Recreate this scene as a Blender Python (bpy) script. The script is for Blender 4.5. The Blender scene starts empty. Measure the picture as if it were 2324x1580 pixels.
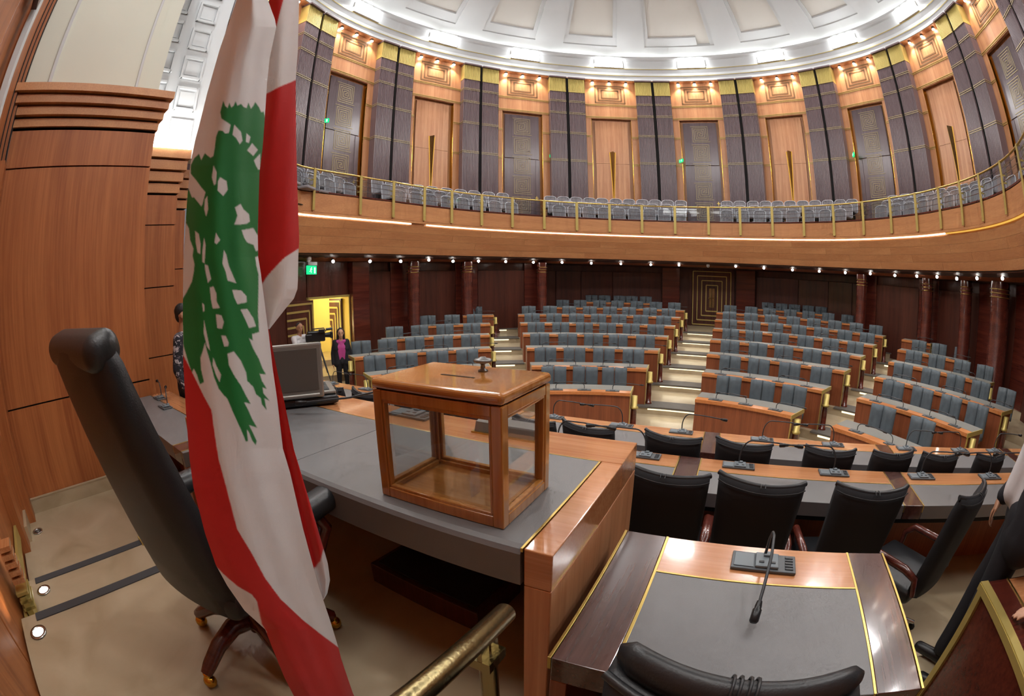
import bpy, bmesh, math, random
import numpy as np
from mathutils import Matrix, Vector
random.seed(7)
SC = bpy.context.scene
COL = SC.collection
PI = math.pi
R_ = math.radians

# ------------------------------------------------------------------ camera (16 mm fisheye at the head of the hall)
FPX, OXP, OYP = 1048.57, 13.96, 14.64
def _axes():
    p, ro = R_(-9.0244), R_(.2885)
    u = np.array([0, math.cos(p), -math.sin(p)])
    c, s = math.cos(ro), math.sin(ro)
    u = np.array([c*u[0]-s*u[1], s*u[0]+c*u[1], u[2]])
    fw = np.array([0, 0, -1.]); fw = fw-(fw@u)*u; fw /= np.linalg.norm(fw)
    return np.stack([np.cross(fw, u), fw, u])
CM = _axes()
cam = bpy.data.cameras.new('camera')
cam.type = 'PANO'; cam.panorama_type = 'FISHEYE_EQUISOLID'
cam.sensor_fit = 'HORIZONTAL'; cam.sensor_width = 36; cam.sensor_height = 36*1580/2324
cam.fisheye_lens = FPX/2324*36; cam.fisheye_fov = R_(200)
cam.shift_x = -OXP/2324; cam.shift_y = OYP/1580
cam.clip_start = .02; cam.clip_end = 200
camo = bpy.data.objects.new('camera', cam); COL.objects.link(camo)
camo.matrix_world = Matrix(CM.tolist()).to_4x4()
SC.camera = camo

# ------------------------------------------------------------------ colour management, world
vs = SC.view_settings
SC.display_settings.display_device = 'sRGB'
vs.view_transform = 'Standard'; vs.look = 'None'; vs.gamma = 1; vs.use_curve_mapping = False
vs.exposure = 0.0
SC.cycles.use_denoising = True
SC.cycles.use_adaptive_sampling = True; SC.cycles.adaptive_threshold = .1; SC.cycles.adaptive_min_samples = 12
SC.cycles.max_bounces = 4; SC.cycles.diffuse_bounces = 3; SC.cycles.glossy_bounces = 2
SC.cycles.transmission_bounces = 6; SC.cycles.transparent_max_bounces = 12
SC.cycles.sample_clamp_indirect = 4.0
SC.cycles.caustics_reflective = False; SC.cycles.caustics_refractive = False
w = bpy.data.worlds.new('dim_interior'); SC.world = w; w.use_nodes = True
w.node_tree.nodes['Background'].inputs[0].default_value = (.9, .92, 1, 1)
w.node_tree.nodes['Background'].inputs[1].default_value = .2

# ------------------------------------------------------------------ hall frame: a to the right of the axis, b along the axis, z up
YAW = -R_(27.0)
CX, CY = 3.18, 8.90
RV = np.array([math.cos(YAW), math.sin(YAW)]); FV = np.array([-math.sin(YAW), math.cos(YAW)])
def W(a, b, z=0.0):
    return Vector((CX+a*RV[0]+b*FV[0], CY+a*RV[1]+b*FV[1], z))
def HM(a, b, z=0.0, t=0.0):
    "matrix of a place (a,b,z) turned clockwise by t degrees so that local +y looks along the radial at t"
    return Matrix.Translation(W(a, b, z)) @ Matrix.Rotation(YAW-R_(t), 4, 'Z')
def RADIAL(R, t, q=(0., 0.)):
    return q[0]+R*math.sin(R_(t)), q[1]+R*math.cos(R_(t))
def ray(px, py):
    x = px-1162-OXP; y = -(py-790-OYP); r = math.hypot(x, y) or 1e-9
    th = 2*math.asin(min(1, r/(2*FPX))); s = math.sin(th)/r
    return CM @ np.array([x*s, y*s, -math.cos(th)])
def toab(P):
    d = np.array(P[:2])-np.array([CX, CY]); return float(d@RV), float(d@FV)
def PX(px, py, z):
    "where the sight line through a pixel of the photograph meets the height z"
    d = ray(px, py); k = z/d[2]; a, b = toab(d*k); return a, b, z
def PD(px, py, dist):
    d = ray(px, py)*dist; a, b = toab(d); return a, b, float(d[2])

AREA = {}
def area(name, loc, target, size, energy, color=(1, .97, .92), size_y=None, spread=PI):
    l = bpy.data.lights.new(name, 'AREA'); l.energy = energy; l.color = color; l.size = size; l.spread = spread
    if size_y: l.shape = 'RECTANGLE'; l.size_y = size_y
    o = bpy.data.objects.new(name, l); COL.objects.link(o); o.location = loc
    o.rotation_euler = (Vector(target)-Vector(loc)).to_track_quat('-Z', 'Y').to_euler(); return o
def point(name, loc, energy, color=(1, .8, .5), r=.05):
    l = bpy.data.lights.new(name, 'POINT'); l.energy = energy; l.color = color; l.shadow_soft_size = r
    o = bpy.data.objects.new(name, l); COL.objects.link(o); o.location = loc; return o
def spot(name, loc, target, energy, angle, color=(1, .86, .66), blend=.6, r=.03):
    l = bpy.data.lights.new(name, 'SPOT'); l.energy = energy; l.color = color; l.spot_size = R_(angle); l.spot_blend = blend; l.shadow_soft_size = r
    o = bpy.data.objects.new(name, l); COL.objects.link(o); o.location = loc
    o.rotation_euler = (Vector(target)-Vector(loc)).to_track_quat('-Z', 'Y').to_euler(); return o

# bays of the upper wall: centres every 22.2 degrees from the axis
BAY = 22.2
NB0, NB1 = -5, 5          # index of the first and last bay; bay 0 is on the axis
LAMP = 2.2; COVE = 1.0; SPOTW = 10; DOWN = 6
# floodlights over the podium (behind and above the photographer) and the light of the dome's lamp banks
area('podium_floodlight', W(.9, -8.6, 5.6), W(.2, -7.0, -1), 2.4, 120, (1, .97, .94))
area('podium_floodlight', W(-2.4, -9.0, 5.4), W(-2.9, -8.4, -1.8), 1.4, 36, (1, .95, .9))
for k in range(-8, 8):
    t = k*BAY*360/355.2
    a, b = RADIAL(9.27, t); a2, b2 = RADIAL(4.5, t)
    area('dome_bank_light', W(a, b, 9.86), W(a2, b2, 1.5), 1.2, 185, (1, .98, .97), .5, R_(170))
# hidden cove behind the rim, washing the dome
for k in range(24):
    t = k*15
    a, b = RADIAL(9.62, t); a2, b2 = RADIAL(7.2, t)
    area('cove_light', W(a, b, 10.06), W(a2, b2, 13.2), 2.3, 11, (1, .98, .93), .2)

# ------------------------------------------------------------------ materials
MT = {}
def _new(name):
    m = bpy.data.materials.new(name); m.use_nodes = True; MT[name] = m
    nt = m.node_tree; return m, nt, nt.nodes['Principled BSDF']
def N(nt, t, **k):
    n = nt.nodes.new(t)
    for a, v in k.items(): setattr(n, a, v)
    return n
def srgb(c):
    return tuple(((x/255)/12.92 if x/255 <= .04045 else ((x/255+.055)/1.055)**2.4) for x in c)+(1,)
def plain(name, c, rough=.5, metal=0., bump=0., bscale=60., spec=None, var=.0, vscale=4., coat=0.):
    m, nt, b = _new(name); c = srgb(c)
    b.inputs['Base Color'].default_value = c; b.inputs['Roughness'].default_value = rough; b.inputs['Metallic'].default_value = metal
    if spec is not None: b.inputs['Specular IOR Level'].default_value = spec
    if coat: b.inputs['Coat Weight'].default_value = coat; b.inputs['Coat Roughness'].default_value = .12
    tc = N(nt, 'ShaderNodeTexCoord')
    if var:
        n = N(nt, 'ShaderNodeTexNoise'); n.inputs['Scale'].default_value = vscale; n.inputs['Detail'].default_value = 5
        nt.links.new(tc.outputs['Object'], n.inputs['Vector'])
        r = N(nt, 'ShaderNodeValToRGB'); r.color_ramp.elements[0].position = .3; r.color_ramp.elements[1].position = .7
        r.color_ramp.elements[0].color = tuple(x*(1-var) for x in c[:3])+(1,); r.color_ramp.elements[1].color = tuple(min(1, x*(1+var)) for x in c[:3])+(1,)
        nt.links.new(n.outputs[0], r.inputs[0]); nt.links.new(r.outputs[0], b.inputs['Base Color'])
    if bump:
        n = N(nt, 'ShaderNodeTexNoise'); n.inputs['Scale'].default_value = bscale; n.inputs['Detail'].default_value = 4
        nt.links.new(tc.outputs['Object'], n.inputs['Vector'])
        bp = N(nt, 'ShaderNodeBump'); bp.inputs['Strength'].default_value = bump; bp.inputs['Distance'].default_value = .01
        nt.links.new(n.outputs[0], bp.inputs['Height']); nt.links.new(bp.outputs[0], b.inputs['Normal'])
    return m
def wood(name, c0, c1, axis='z', rough=.38, fine=60., band=5., coat=.0, tint=0., bandamt=.5):
    "straight-grained veneer: fine streaks plus broad ribbon figure, grain along axis; tint = random tone of each piece"
    m, nt, b = _new(name)
    tc = N(nt, 'ShaderNodeTexCoord'); mp = N(nt, 'ShaderNodeMapping')
    nt.links.new(tc.outputs['Object'], mp.inputs[0])
    sc = {'x': (.03, 1, 1), 'y': (1, .03, 1), 'z': (1, 1, .03)}[axis]; mp.inputs['Scale'].default_value = sc
    n1 = N(nt, 'ShaderNodeTexNoise'); n1.inputs['Scale'].default_value = fine; n1.inputs['Detail'].default_value = 3; n1.inputs['Roughness'].default_value = .65
    n2 = N(nt, 'ShaderNodeTexNoise'); n2.inputs['Scale'].default_value = band; n2.inputs['Detail'].default_value = 2; n2.inputs['Distortion'].default_value = .4
    for n in (n1, n2): nt.links.new(mp.outputs[0], n.inputs['Vector'])
    mx = N(nt, 'ShaderNodeMix', data_type='FLOAT'); mx.inputs[0].default_value = bandamt
    nt.links.new(n1.outputs[0], mx.inputs[2]); nt.links.new(n2.outputs[0], mx.inputs[3])
    fac = mx.outputs[0]
    if tint:
        oi = N(nt, 'ShaderNodeObjectInfo'); ma = N(nt, 'ShaderNodeMath', operation='MULTIPLY_ADD')
        ma.inputs[1].default_value = tint; nt.links.new(oi.outputs['Random'], ma.inputs[0])
        ad = N(nt, 'ShaderNodeMath', operation='SUBTRACT'); ad.inputs[1].default_value = tint/2
        nt.links.new(fac, ma.inputs[2]); nt.links.new(ma.outputs[0], ad.inputs[0]); fac = ad.outputs[0]
    r = N(nt, 'ShaderNodeValToRGB'); e = r.color_ramp.elements
    e[0].position = .36; e[0].color = srgb(c0); e[1].position = .64; e[1].color = srgb(c1)
    nt.links.new(fac, r.inputs[0]); nt.links.new(r.outputs[0], b.inputs['Base Color'])
    b.inputs['Roughness'].default_value = rough
    if coat: b.inputs['Coat Weight'].default_value = coat; b.inputs['Coat Roughness'].default_value = .07
    bp = N(nt, 'ShaderNodeBump'); bp.inputs['Strength'].default_value = .06; bp.inputs['Distance'].default_value = .004
    nt.links.new(n1.outputs[0], bp.inputs['Height']); nt.links.new(bp.outputs[0], b.inputs['Normal'])
    return m
def emit(name, c, s):
    m = bpy.data.materials.new(name); m.use_nodes = True; MT[name] = m; nt = m.node_tree; nt.nodes.clear()
    e = N(nt, 'ShaderNodeEmission'); e.inputs[0].default_value = tuple(c)+(1,); e.inputs[1].default_value = s
    o = N(nt, 'ShaderNodeOutputMaterial'); nt.links.new(e.outputs[0], o.inputs[0])
    try: m.cycles.emission_sampling = 'NONE'
    except Exception: pass
    return m
def glass(name, tintc=(.93, .96, .95), refl=.09):
    m = bpy.data.materials.new(name); m.use_nodes = True; MT[name] = m; nt = m.node_tree; nt.nodes.clear()
    t = N(nt, 'ShaderNodeBsdfTransparent'); t.inputs[0].default_value = tintc+(1,)
    g = N(nt, 'ShaderNodeBsdfGlossy'); g.inputs['Roughness'].default_value = .04
    lw = N(nt, 'ShaderNodeLayerWeight'); lw.inputs[0].default_value = .35
    ma = N(nt, 'ShaderNodeMath', operation='MULTIPLY_ADD'); ma.inputs[1].default_value = .3; ma.inputs[2].default_value = refl*.4
    nt.links.new(lw.outputs['Fresnel'], ma.inputs[0])
    mx = N(nt, 'ShaderNodeMixShader'); nt.links.new(ma.outputs[0], mx.inputs[0]); nt.links.new(t.outputs[0], mx.inputs[1]); nt.links.new(g.outputs[0], mx.inputs[2])
    o = N(nt, 'ShaderNodeOutputMaterial'); nt.links.new(mx.outputs[0], o.inputs[0]); return m

WO = ((186, 124, 82), (216, 160, 116))
wood('wood_vertical', *WO, 'z', .36, 55, 7)
wood('wood_flank', (150, 84, 44), (186, 116, 66), 'z', .42, 45, 5)
wood('wood_boards', (182, 122, 78), (208, 150, 100), 'x', .34, 55, 3, tint=.12)
wood('wood_desk', (182, 116, 70), (214, 154, 106), 'x', .20, 60, 5, coat=.6)
wood('wood_bench', (120, 66, 42), (154, 88, 56), 'z', .33, 60, 8)
wood('wood_bench_strip', (188, 114, 62), (216, 144, 88), 'x', .28, 60, 6)
wood('wood_box', (168, 108, 46), (200, 140, 70), 'z', .16, 50, 5, coat=1.)
wood('wood_box_lid', (178, 114, 52), (212, 150, 84), 'x', .13, 40, 4, coat=1.)
wood('wood_dark', (58, 28, 22), (92, 48, 36), 'z', .34, 50, 5)
wood('wood_dark_top', (62, 36, 32), (94, 60, 52), 'y', .24, 40, 4, coat=1.)
wood('wood_panel_dark', (92, 78, 82), (114, 98, 102), 'z', .22, 45, 8)
wood('wood_flute', (98, 80, 84), (116, 98, 100), 'z', .30, 40, 3)
wood('wood_inlay', (112, 80, 48), (140, 104, 66), 'x', .4, 60, 6)
wood('wood_mahogany', (70, 28, 22), (104, 46, 34), 'x', .25, 40, 5, coat=.5)
plain('brass', (196, 168, 96), .28, 1., bump=.03, bscale=40)
plain('brass_brushed', (150, 136, 98), .26, 1., bump=.1, bscale=90)
plain('brass_matte', (198, 178, 104), .42, .45)
plain('inlay_brass', (172, 156, 116), .45, .3)
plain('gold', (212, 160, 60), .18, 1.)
plain('chrome', (200, 200, 198), .2, 1.)
plain('steel_grey', (128, 128, 126), .4, .7)
plain('plaster', (206, 210, 212), .75, var=.02, vscale=1.)
plain('plaster_cream', (218, 221, 208), .8, var=.02, vscale=1.)
plain('plaster_dome_panel', (208, 206, 200), .8)
plain('black_leather', (36, 37, 40), .42, bump=.12, bscale=220)
plain('black_leather_soft', (44, 45, 47), .36, bump=.1, bscale=160)
plain('black_mesh_fabric', (26, 26, 30), .8, bump=.1, bscale=400)
plain('desk_leather', (114, 114, 115), .36, bump=.08, bscale=260, var=.05, vscale=6)
plain('bench_leather', (128, 128, 122), .45, bump=.06, bscale=200)
plain('seat_fabric', (88, 98, 104), .75, bump=.2, bscale=30, var=.12, vscale=9)
plain('gallery_fabric', (138, 134, 138), .65, bump=.05, bscale=80)
plain('gallery_edge', (196, 196, 204), .4)
plain('dark_plastic', (52, 56, 60), .4)
plain('mic_grey', (84, 90, 94), .42, bump=.04, bscale=300)
plain('mic_light', (112, 122, 128), .4)
plain('black_plastic', (22, 22, 24), .38)
plain('carpet_dark', (40, 34, 32), .95, bump=.2, bscale=200)
plain('step_grey', (98, 94, 88), .55, var=.08, vscale=8)
plain('strip_grey', (66, 66, 68), .8)
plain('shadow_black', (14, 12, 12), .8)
plain('ceiling_dark', (62, 40, 32), .6)
plain('white_plastic', (214, 212, 206), .45)
plain('screen_dark', (96, 92, 86), .3, spec=.3)
plain('silver_plastic', (150, 148, 142), .35, .5)
plain('plaque_face', (112, 104, 96), .5)
plain('skin', (208, 160, 132), .55)
plain('skin_tan', (178, 130, 100), .55)
plain('hair_black', (26, 20, 18), .6, bump=.4, bscale=80)
plain('hair_grey', (66, 58, 54), .7, bump=.4, bscale=80)
plain('suit_black', (26, 26, 32), .8, bump=.06, bscale=300)
plain('suit_navy', (30, 38, 58), .8, bump=.06, bscale=300)
plain('shirt_white', (214, 212, 214), .8, bump=.1, bscale=20)
plain('shirt_pink', (186, 70, 140), .75)
plain('curtain_yellow', (226, 208, 132), .8, bump=.1, bscale=8)
plain('rubber_black', (20, 20, 20), .6)
emit('lamp_white', (1, 1, 1), 22)
emit('lamp_spot', (1, .93, .82), 30)
emit('lamp_down', (1, .98, .92), 22)
emit('led_warm', (1, .93, .72), 5)
emit('step_led', (1, .88, .55), 1.8)
emit('floor_lamp_glass', (1, .99, .92), 3)
emit('exit_green', (.02, .9, .32), 1.1)
emit('sconce_glow', (1, .55, .1), .9)
emit('glow_sign_white', (.6, 1, .75), 1.5)
glass('box_glass', (.985, .99, .985), .06); glass('gallery_glass', (.92, .95, .96), .08)
def marble():
    m, nt, b = _new('marble')
    tc = N(nt, 'ShaderNodeTexCoord'); n = N(nt, 'ShaderNodeTexNoise'); n.inputs['Scale'].default_value = 2.2; n.inputs['Detail'].default_value = 8; n.inputs['Distortion'].default_value = .8
    nt.links.new(tc.outputs['Object'], n.inputs['Vector'])
    r = N(nt, 'ShaderNodeValToRGB'); e = r.color_ramp.elements
    e[0].position = .3; e[0].color = srgb((168, 150, 120)); e[1].position = .75; e[1].color = srgb((192, 176, 148))
    nt.links.new(n.outputs[0], r.inputs[0]); nt.links.new(r.outputs[0], b.inputs['Base Color'])
    b.inputs['Roughness'].default_value = .3
marble()
def camo():
    m, nt, b = _new('camouflage')
    tc = N(nt, 'ShaderNodeTexCoord'); n = N(nt, 'ShaderNodeTexVoronoi'); n.inputs['Scale'].default_value = 26
    n2 = N(nt, 'ShaderNodeTexNoise'); n2.inputs['Scale'].default_value = 16; n2.inputs['Detail'].default_value = 4
    nt.links.new(tc.outputs['Object'], n2.inputs['Vector'])
    mx = N(nt, 'ShaderNodeMix', data_type='VECTOR'); mx.inputs[0].default_value = .25
    nt.links.new(tc.outputs['Object'], mx.inputs[4]); nt.links.new(n2.outputs['Color'], mx.inputs[5]); nt.links.new(mx.outputs[1], n.inputs['Vector'])
    r = N(nt, 'ShaderNodeValToRGB'); r.color_ramp.interpolation = 'CONSTANT'; e = r.color_ramp.elements
    e[0].position = 0; e[0].color = srgb((36, 38, 50)); e[1].position = .52; e[1].color = srgb((96, 90, 96))
    for p, c in ((.62, (28, 28, 34)), (.74, (176, 172, 176)), (.84, (52, 54, 70))):
        x = e.new(p); x.color = srgb(c)
    nt.links.new(n.outputs['Color'], r.inputs[0]); nt.links.new(r.outputs[0], b.inputs['Base Color']); b.inputs['Roughness'].default_value = .85
camo()

# ------------------------------------------------------------------ mesh helpers
class MB:
    def __init__(s): s.v = []; s.f = []; s.sm = []
    def add(s, vs, fs, smooth=False):
        o = len(s.v); s.v += [tuple(map(float, v)) for v in vs]
        for f in fs: s.f.append(tuple(i+o for i in f)); s.sm.append(smooth)
    def box(s, c, d, rz=0., m=None):
        x, y, z = d[0]/2, d[1]/2, d[2]/2
        vs = [Vector((i*x, j*y, k*z)) for i in (-1, 1) for j in (-1, 1) for k in (-1, 1)]
        M = Matrix.Translation(c) @ Matrix.Rotation(rz, 4, 'Z')
        if m is not None: M = m
        s.add([M @ v for v in vs], [(0, 1, 3, 2), (4, 6, 7, 5), (0, 4, 5, 1), (2, 3, 7, 6), (0, 2, 6, 4), (1, 5, 7, 3)])
    def bbox(s, c, d, r=.01, rz=0., m=None, seg=2, sm=False):
        "box with chamfered edges"
        hx, hy, hz = d[0]/2, d[1]/2, d[2]/2; r = min(r, hx*.9, hy*.9, hz*.9)
        bm = bmesh.new(); bmesh.ops.create_cube(bm, size=1)
        for v in bm.verts: v.co = Vector((v.co.x*2*hx, v.co.y*2*hy, v.co.z*2*hz))
        bmesh.ops.bevel(bm, geom=list(bm.edges), offset=r, segments=seg, affect='EDGES', profile=.5)
        M = m if m is not None else Matrix.Translation(c) @ Matrix.Rotation(rz, 4, 'Z')
        bm.verts.index_update()
        s.add([M @ v.co for v in bm.verts], [[v.index for v in f.verts] for f in bm.faces], sm); bm.free()
    def tube(s, pts, r, n=10, caps=True, rs=None, flat=None):
        pts = [Vector(p) for p in pts]; k = len(pts); rs = rs or [r]*k
        vs = []; up = None
        for i, p in enumerate(pts):
            t = (pts[min(i+1, k-1)]-pts[max(i-1, 0)]).normalized()
            if up is None: up = t.orthogonal().normalized()
            up = (up-t*up.dot(t)).normalized(); sd = t.cross(up)
            for j in range(n):
                an = 2*PI*j/n; vs.append(p+(up*math.cos(an)+sd*math.sin(an))*rs[i])
        fs = [(i*n+j, i*n+(j+1) % n, (i+1)*n+(j+1) % n, (i+1)*n+j) for i in range(k-1) for j in range(n)]
        s.add(vs, fs, True)
        if caps: s.add([vs[j] for j in range(n)], [tuple(range(n))[::-1]]); s.add([vs[(k-1)*n+j] for j in range(n)], [tuple(range(n))])
    def lathe(s, prof, n=24, c=(0, 0, 0), m=None):
        M = m if m is not None else Matrix.Translation(c)
        vs = [M @ Vector((r*math.cos(2*PI*j/n), r*math.sin(2*PI*j/n), z)) for r, z in prof for j in range(n)]
        k = len(prof)
        s.add(vs, [(i*n+j, i*n+(j+1) % n, (i+1)*n+(j+1) % n, (i+1)*n+j) for i in range(k-1) for j in range(n)], True)
    def prism(s, poly, z0, z1, m=None):
        M = m or Matrix(); n = len(poly)
        vs = [M @ Vector((x, y, z)) for z in (z0, z1) for x, y in poly]
        s.add(vs, [tuple(range(n))[::-1], tuple(range(n, 2*n))]+[(i, (i+1) % n, n+(i+1) % n, n+i) for i in range(n)])
    def arc(s, prof, t0, t1, n, q=(0., 0.), o=(0, 0, 0), closed=True, smooth=False, Rf=None):
        "sweep the (R,z) profile from angle t0 to t1 (degrees off the axis)"
        k = len(prof); vs = []
        for i in range(n+1):
            t = t0+(t1-t0)*i/n; dr = Rf(t) if Rf else 0.
            for R, z in prof:
                a, b = RADIAL(R+dr, t, q); vs.append((a-o[0], b-o[1], z-o[2]))
        m = k if closed else k-1
        fs = [(i*k+j, i*k+(j+1) % k, (i+1)*k+(j+1) % k, (i+1)*k+j) for i in range(n) for j in range(m)]
        s.add(vs, fs, smooth)
        if closed and abs(t1-t0) < 359.9:
            s.add(vs[:k], [tuple(range(k))]); s.add(vs[-k:], [tuple(range(k))[::-1]])
    def sph(s, c, r, n=12, sc=(1, 1, 1), m=None):
        k = max(4, n//2); M = m or Matrix.Translation(c)
        vs = [M @ Vector((0, 0, -r*sc[2]))]
        for i in range(1, k):
            ph = -PI/2+PI*i/k
            for j in range(n): vs.append(M @ Vector((r*sc[0]*math.cos(ph)*math.cos(2*PI*j/n), r*sc[1]*math.cos(ph)*math.sin(2*PI*j/n), r*sc[2]*math.sin(ph))))
        vs.append(M @ Vector((0, 0, r*sc[2]))); L = len(vs)-1
        fs = [(0, 1+(j+1) % n, 1+j) for j in range(n)]
        for i in range(k-2): fs += [(1+i*n+j, 1+i*n+(j+1) % n, 1+(i+1)*n+(j+1) % n, 1+(i+1)*n+j) for j in range(n)]
        fs += [(L, 1+(k-2)*n+j, 1+(k-2)*n+(j+1) % n) for j in range(n)]
        s.add(vs, fs, True)
    def mesh(s, name, mats):
        me = bpy.data.meshes.new(name); me.from_pydata(s.v, [], s.f); me.update()
        for m in (mats if isinstance(mats, (list, tuple)) else [mats]): me.materials.append(MT[m] if isinstance(m, str) else m)
        me.polygons.foreach_set('use_smooth', s.sm)
        bm = bmesh.new(); bm.from_mesh(me); bmesh.ops.recalc_face_normals(bm, faces=bm.faces); bm.to_mesh(me); bm.free()
        return me
    def build(s, name, mat, parent=None, m=None):
        return put(name, s.mesh(name, mat), parent, m)
def put(name, me, parent=None, m=None):
    o = bpy.data.objects.new(name, me); COL.objects.link(o)
    if parent is not None: o.parent = parent
    if m is not None: o.matrix_local = m
    return o
H0 = HM(0, 0, 0)
def tag(o, label=None, cat=None, group=None, kind=None):
    if label: o['label'] = label
    if cat: o['category'] = cat
    if group: o['group'] = group
    if kind: o['kind'] = kind
    return o
def empty(name, m):
    o = bpy.data.objects.new(name, None); COL.objects.link(o); o.empty_display_size = .1; o.matrix_world = m; return o
def thing(name, label, cat, a, b, z, t=0., group=None):
    return tag(empty(name, HM(a, b, z, t)), label, cat, group)
def struct(name, mb, mat, label=None):
    o = mb.build(name, mat, None, H0); o['kind'] = 'structure'
    if label: o['label'] = label
    return o
class Proto:
    "a kind of thing built once: copies share the mesh data of every part"
    def __init__(s): s.p = []
    def part(s, name, mb, mat, subs=(), m=None, label=None): s.p.append((name, mb.mesh(name, mat), [(n, b.mesh(n, k)) for n, b, k in subs], m, label))
    def inst(s, name, label, cat, a, b, z, t=0., group=None, skip=()):
        r = thing(name, label, cat, a, b, z, t, group)
        for n, me, subs, m, lb in s.p:
            if n in skip: continue
            o = put(n, me, r, m)
            if lb: o['label'] = lb
            for sn, sm in subs: put(sn, sm, o)
        return r
ORD = ['first', 'second', 'third', 'fourth', 'fifth', 'sixth', 'seventh', 'eighth', 'ninth', 'tenth', 'eleventh', 'twelfth', 'thirteenth', 'fourteenth', 'fifteenth', 'sixteenth']
# ================================================================== THE HALL
def ang(a, b, q=(0., 0.)): return math.degrees(math.atan2(a-q[0], b-q[1]))
_RF = [(-150, 8.2), (-118, 8.3), (-111, 8.25), (-100, 7.8), (-89, 7.55), (-77, 7.52), (-57, 7.65), (-39, 7.8), (-17, 7.92), (0, 7.95), (25, 7.88), (39, 7.74), (59, 7.42), (77, 7.32), (103, 7.45), (150, 7.6)]
def Rf(t): return float(np.interp(t, [x[0] for x in _RF], [x[1] for x in _RF]))
GA0, GA1 = -122, 128       # extent of the gallery, degrees off the axis
RW = 9.86                  # radius of the upper wall

# ---- dome
def dz(R): return 10.47+4.0*(1-(R/9.5)**2)
m = MB(); Rs = [9.95*(1-(i/14)**1.3) for i in range(14)]+[.05]
m.arc([(R, dz(R)+.14) for R in Rs], -180, 180, 96, closed=False, smooth=True)
dome = struct('ceiling', m, 'plaster_dome_panel', 'white domed ceiling with sixteen recessed radial panels over the chamber')
m = MB(); m.arc([(10.0, 9.9), (9.9, 9.95), (9.88, 10.2), (9.7, dz(9.7)), (9.28, dz(9.28)), (9.28, dz(9.28)+.14), (9.75, 10.6), (10.0, 10.6)], -180, 180, 96, smooth=False)
m.build('dome_ring', 'plaster', dome)
for k in range(16):
    t = k*22.5+11.25*BAY/22.2*0+11.1 if False else (k+.5)*22.5*BAY/22.5 if False else 11.1+k*22.5*(BAY/22.5)
    if k*BAY+11.1 > 350: continue
    prof = [(R, dz(R)) for R in (9.6, 9, 8, 7.2, 6.2, 5, 3.6, 1.6)]
    m = MB(); m.arc(prof+[(R, z+.13) for R, z in prof[::-1]], t-3.8, t+3.8, 4)
    m.build('dome_rib', 'plaster', dome)
    m = MB()
    for s in (-1, 1):
        p2 = [(R, z+.06) for R, z in prof]; t0 = t+s*3.8; m.arc(p2+[(R, z+.13) for R, z in prof[::-1]], t0, t0+s*1.15, 1)
    t2 = t+3.7; m.arc([(9.26, dz(9.26)+.03), (8.96, dz(8.96)+.06), (8.96, dz(8.96)+.13), (9.26, dz(9.26)+.13)], t2, t2+14.8, 8)
    m.build('panel_border', 'plaster', dome)

# ---- cornice
m = MB(); A0, A1, NN = -118, 132, 100
m.arc([(9.65, 9.03), (9.65, 9.14), (9.62, 9.22), (9.60, 9.24), (9.60, 9.40), (9.53, 9.53), (9.50, 9.56), (9.46, 9.98), (9.40, 10.02), (9.35, 10.08), (9.35, 10.17), (9.43, 10.18), (9.46, 10.0), (10.3, 10.0), (10.3, 9.03)], A0, A1, NN)
cor = struct('trim_1', m, 'plaster', 'white stepped cornice under the dome')
for Rg, zg in ((9.595, 9.245), (9.495, 9.555)):
    m = MB(); m.arc([(Rg, zg), (Rg, zg+.03), (Rg+.03, zg+.03), (Rg+.03, zg)], A0, A1, NN); m.build('gilt_line', 'brass_matte', cor)
m = MB(); m.arc([(9.67, 9.0), (9.67, 9.04), (9.95, 9.04), (9.95, 9.0)], A0, A1, NN); m.build('soffit', 'wood_vertical', cor)

# ---- upper wall, bay by bay (local x along the wall, y outwards)
def bay_at(t): a, b = RADIAL(RW, t); return HM(a, b, 0, t)
ZF, ZT = 1.9, 9.0
def greek(d, n=7):
    L = []
    for s in (1, -1):
        p = (s*.5*d, 0.); pts = [(0., 0.), p]; dirs = [(0, 1), (-1, 0), (0, -1), (1, 0)]
        for i in range(n-1):
            dx, dy = dirs[i % 4]; p = (p[0]+s*dx*d*(i+1), p[1]+s*dy*d*(i+1)); pts.append(p)
        L.append(pts)
    return L
def strips(mb, pts, w_, y, dx=0., dz_=0., th=.012, sx=1., sz=1.):
    for (x0, z0), (x1, z1) in zip(pts, pts[1:]):
        x0 *= sx; x1 *= sx; z0 *= sz; z1 *= sz
        cx, cz = (x0+x1)/2+dx, (z0+z1)/2+dz_
        mb.box((cx, y, cz), (abs(x1-x0)+w_, th, abs(z1-z0)+w_))
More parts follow.
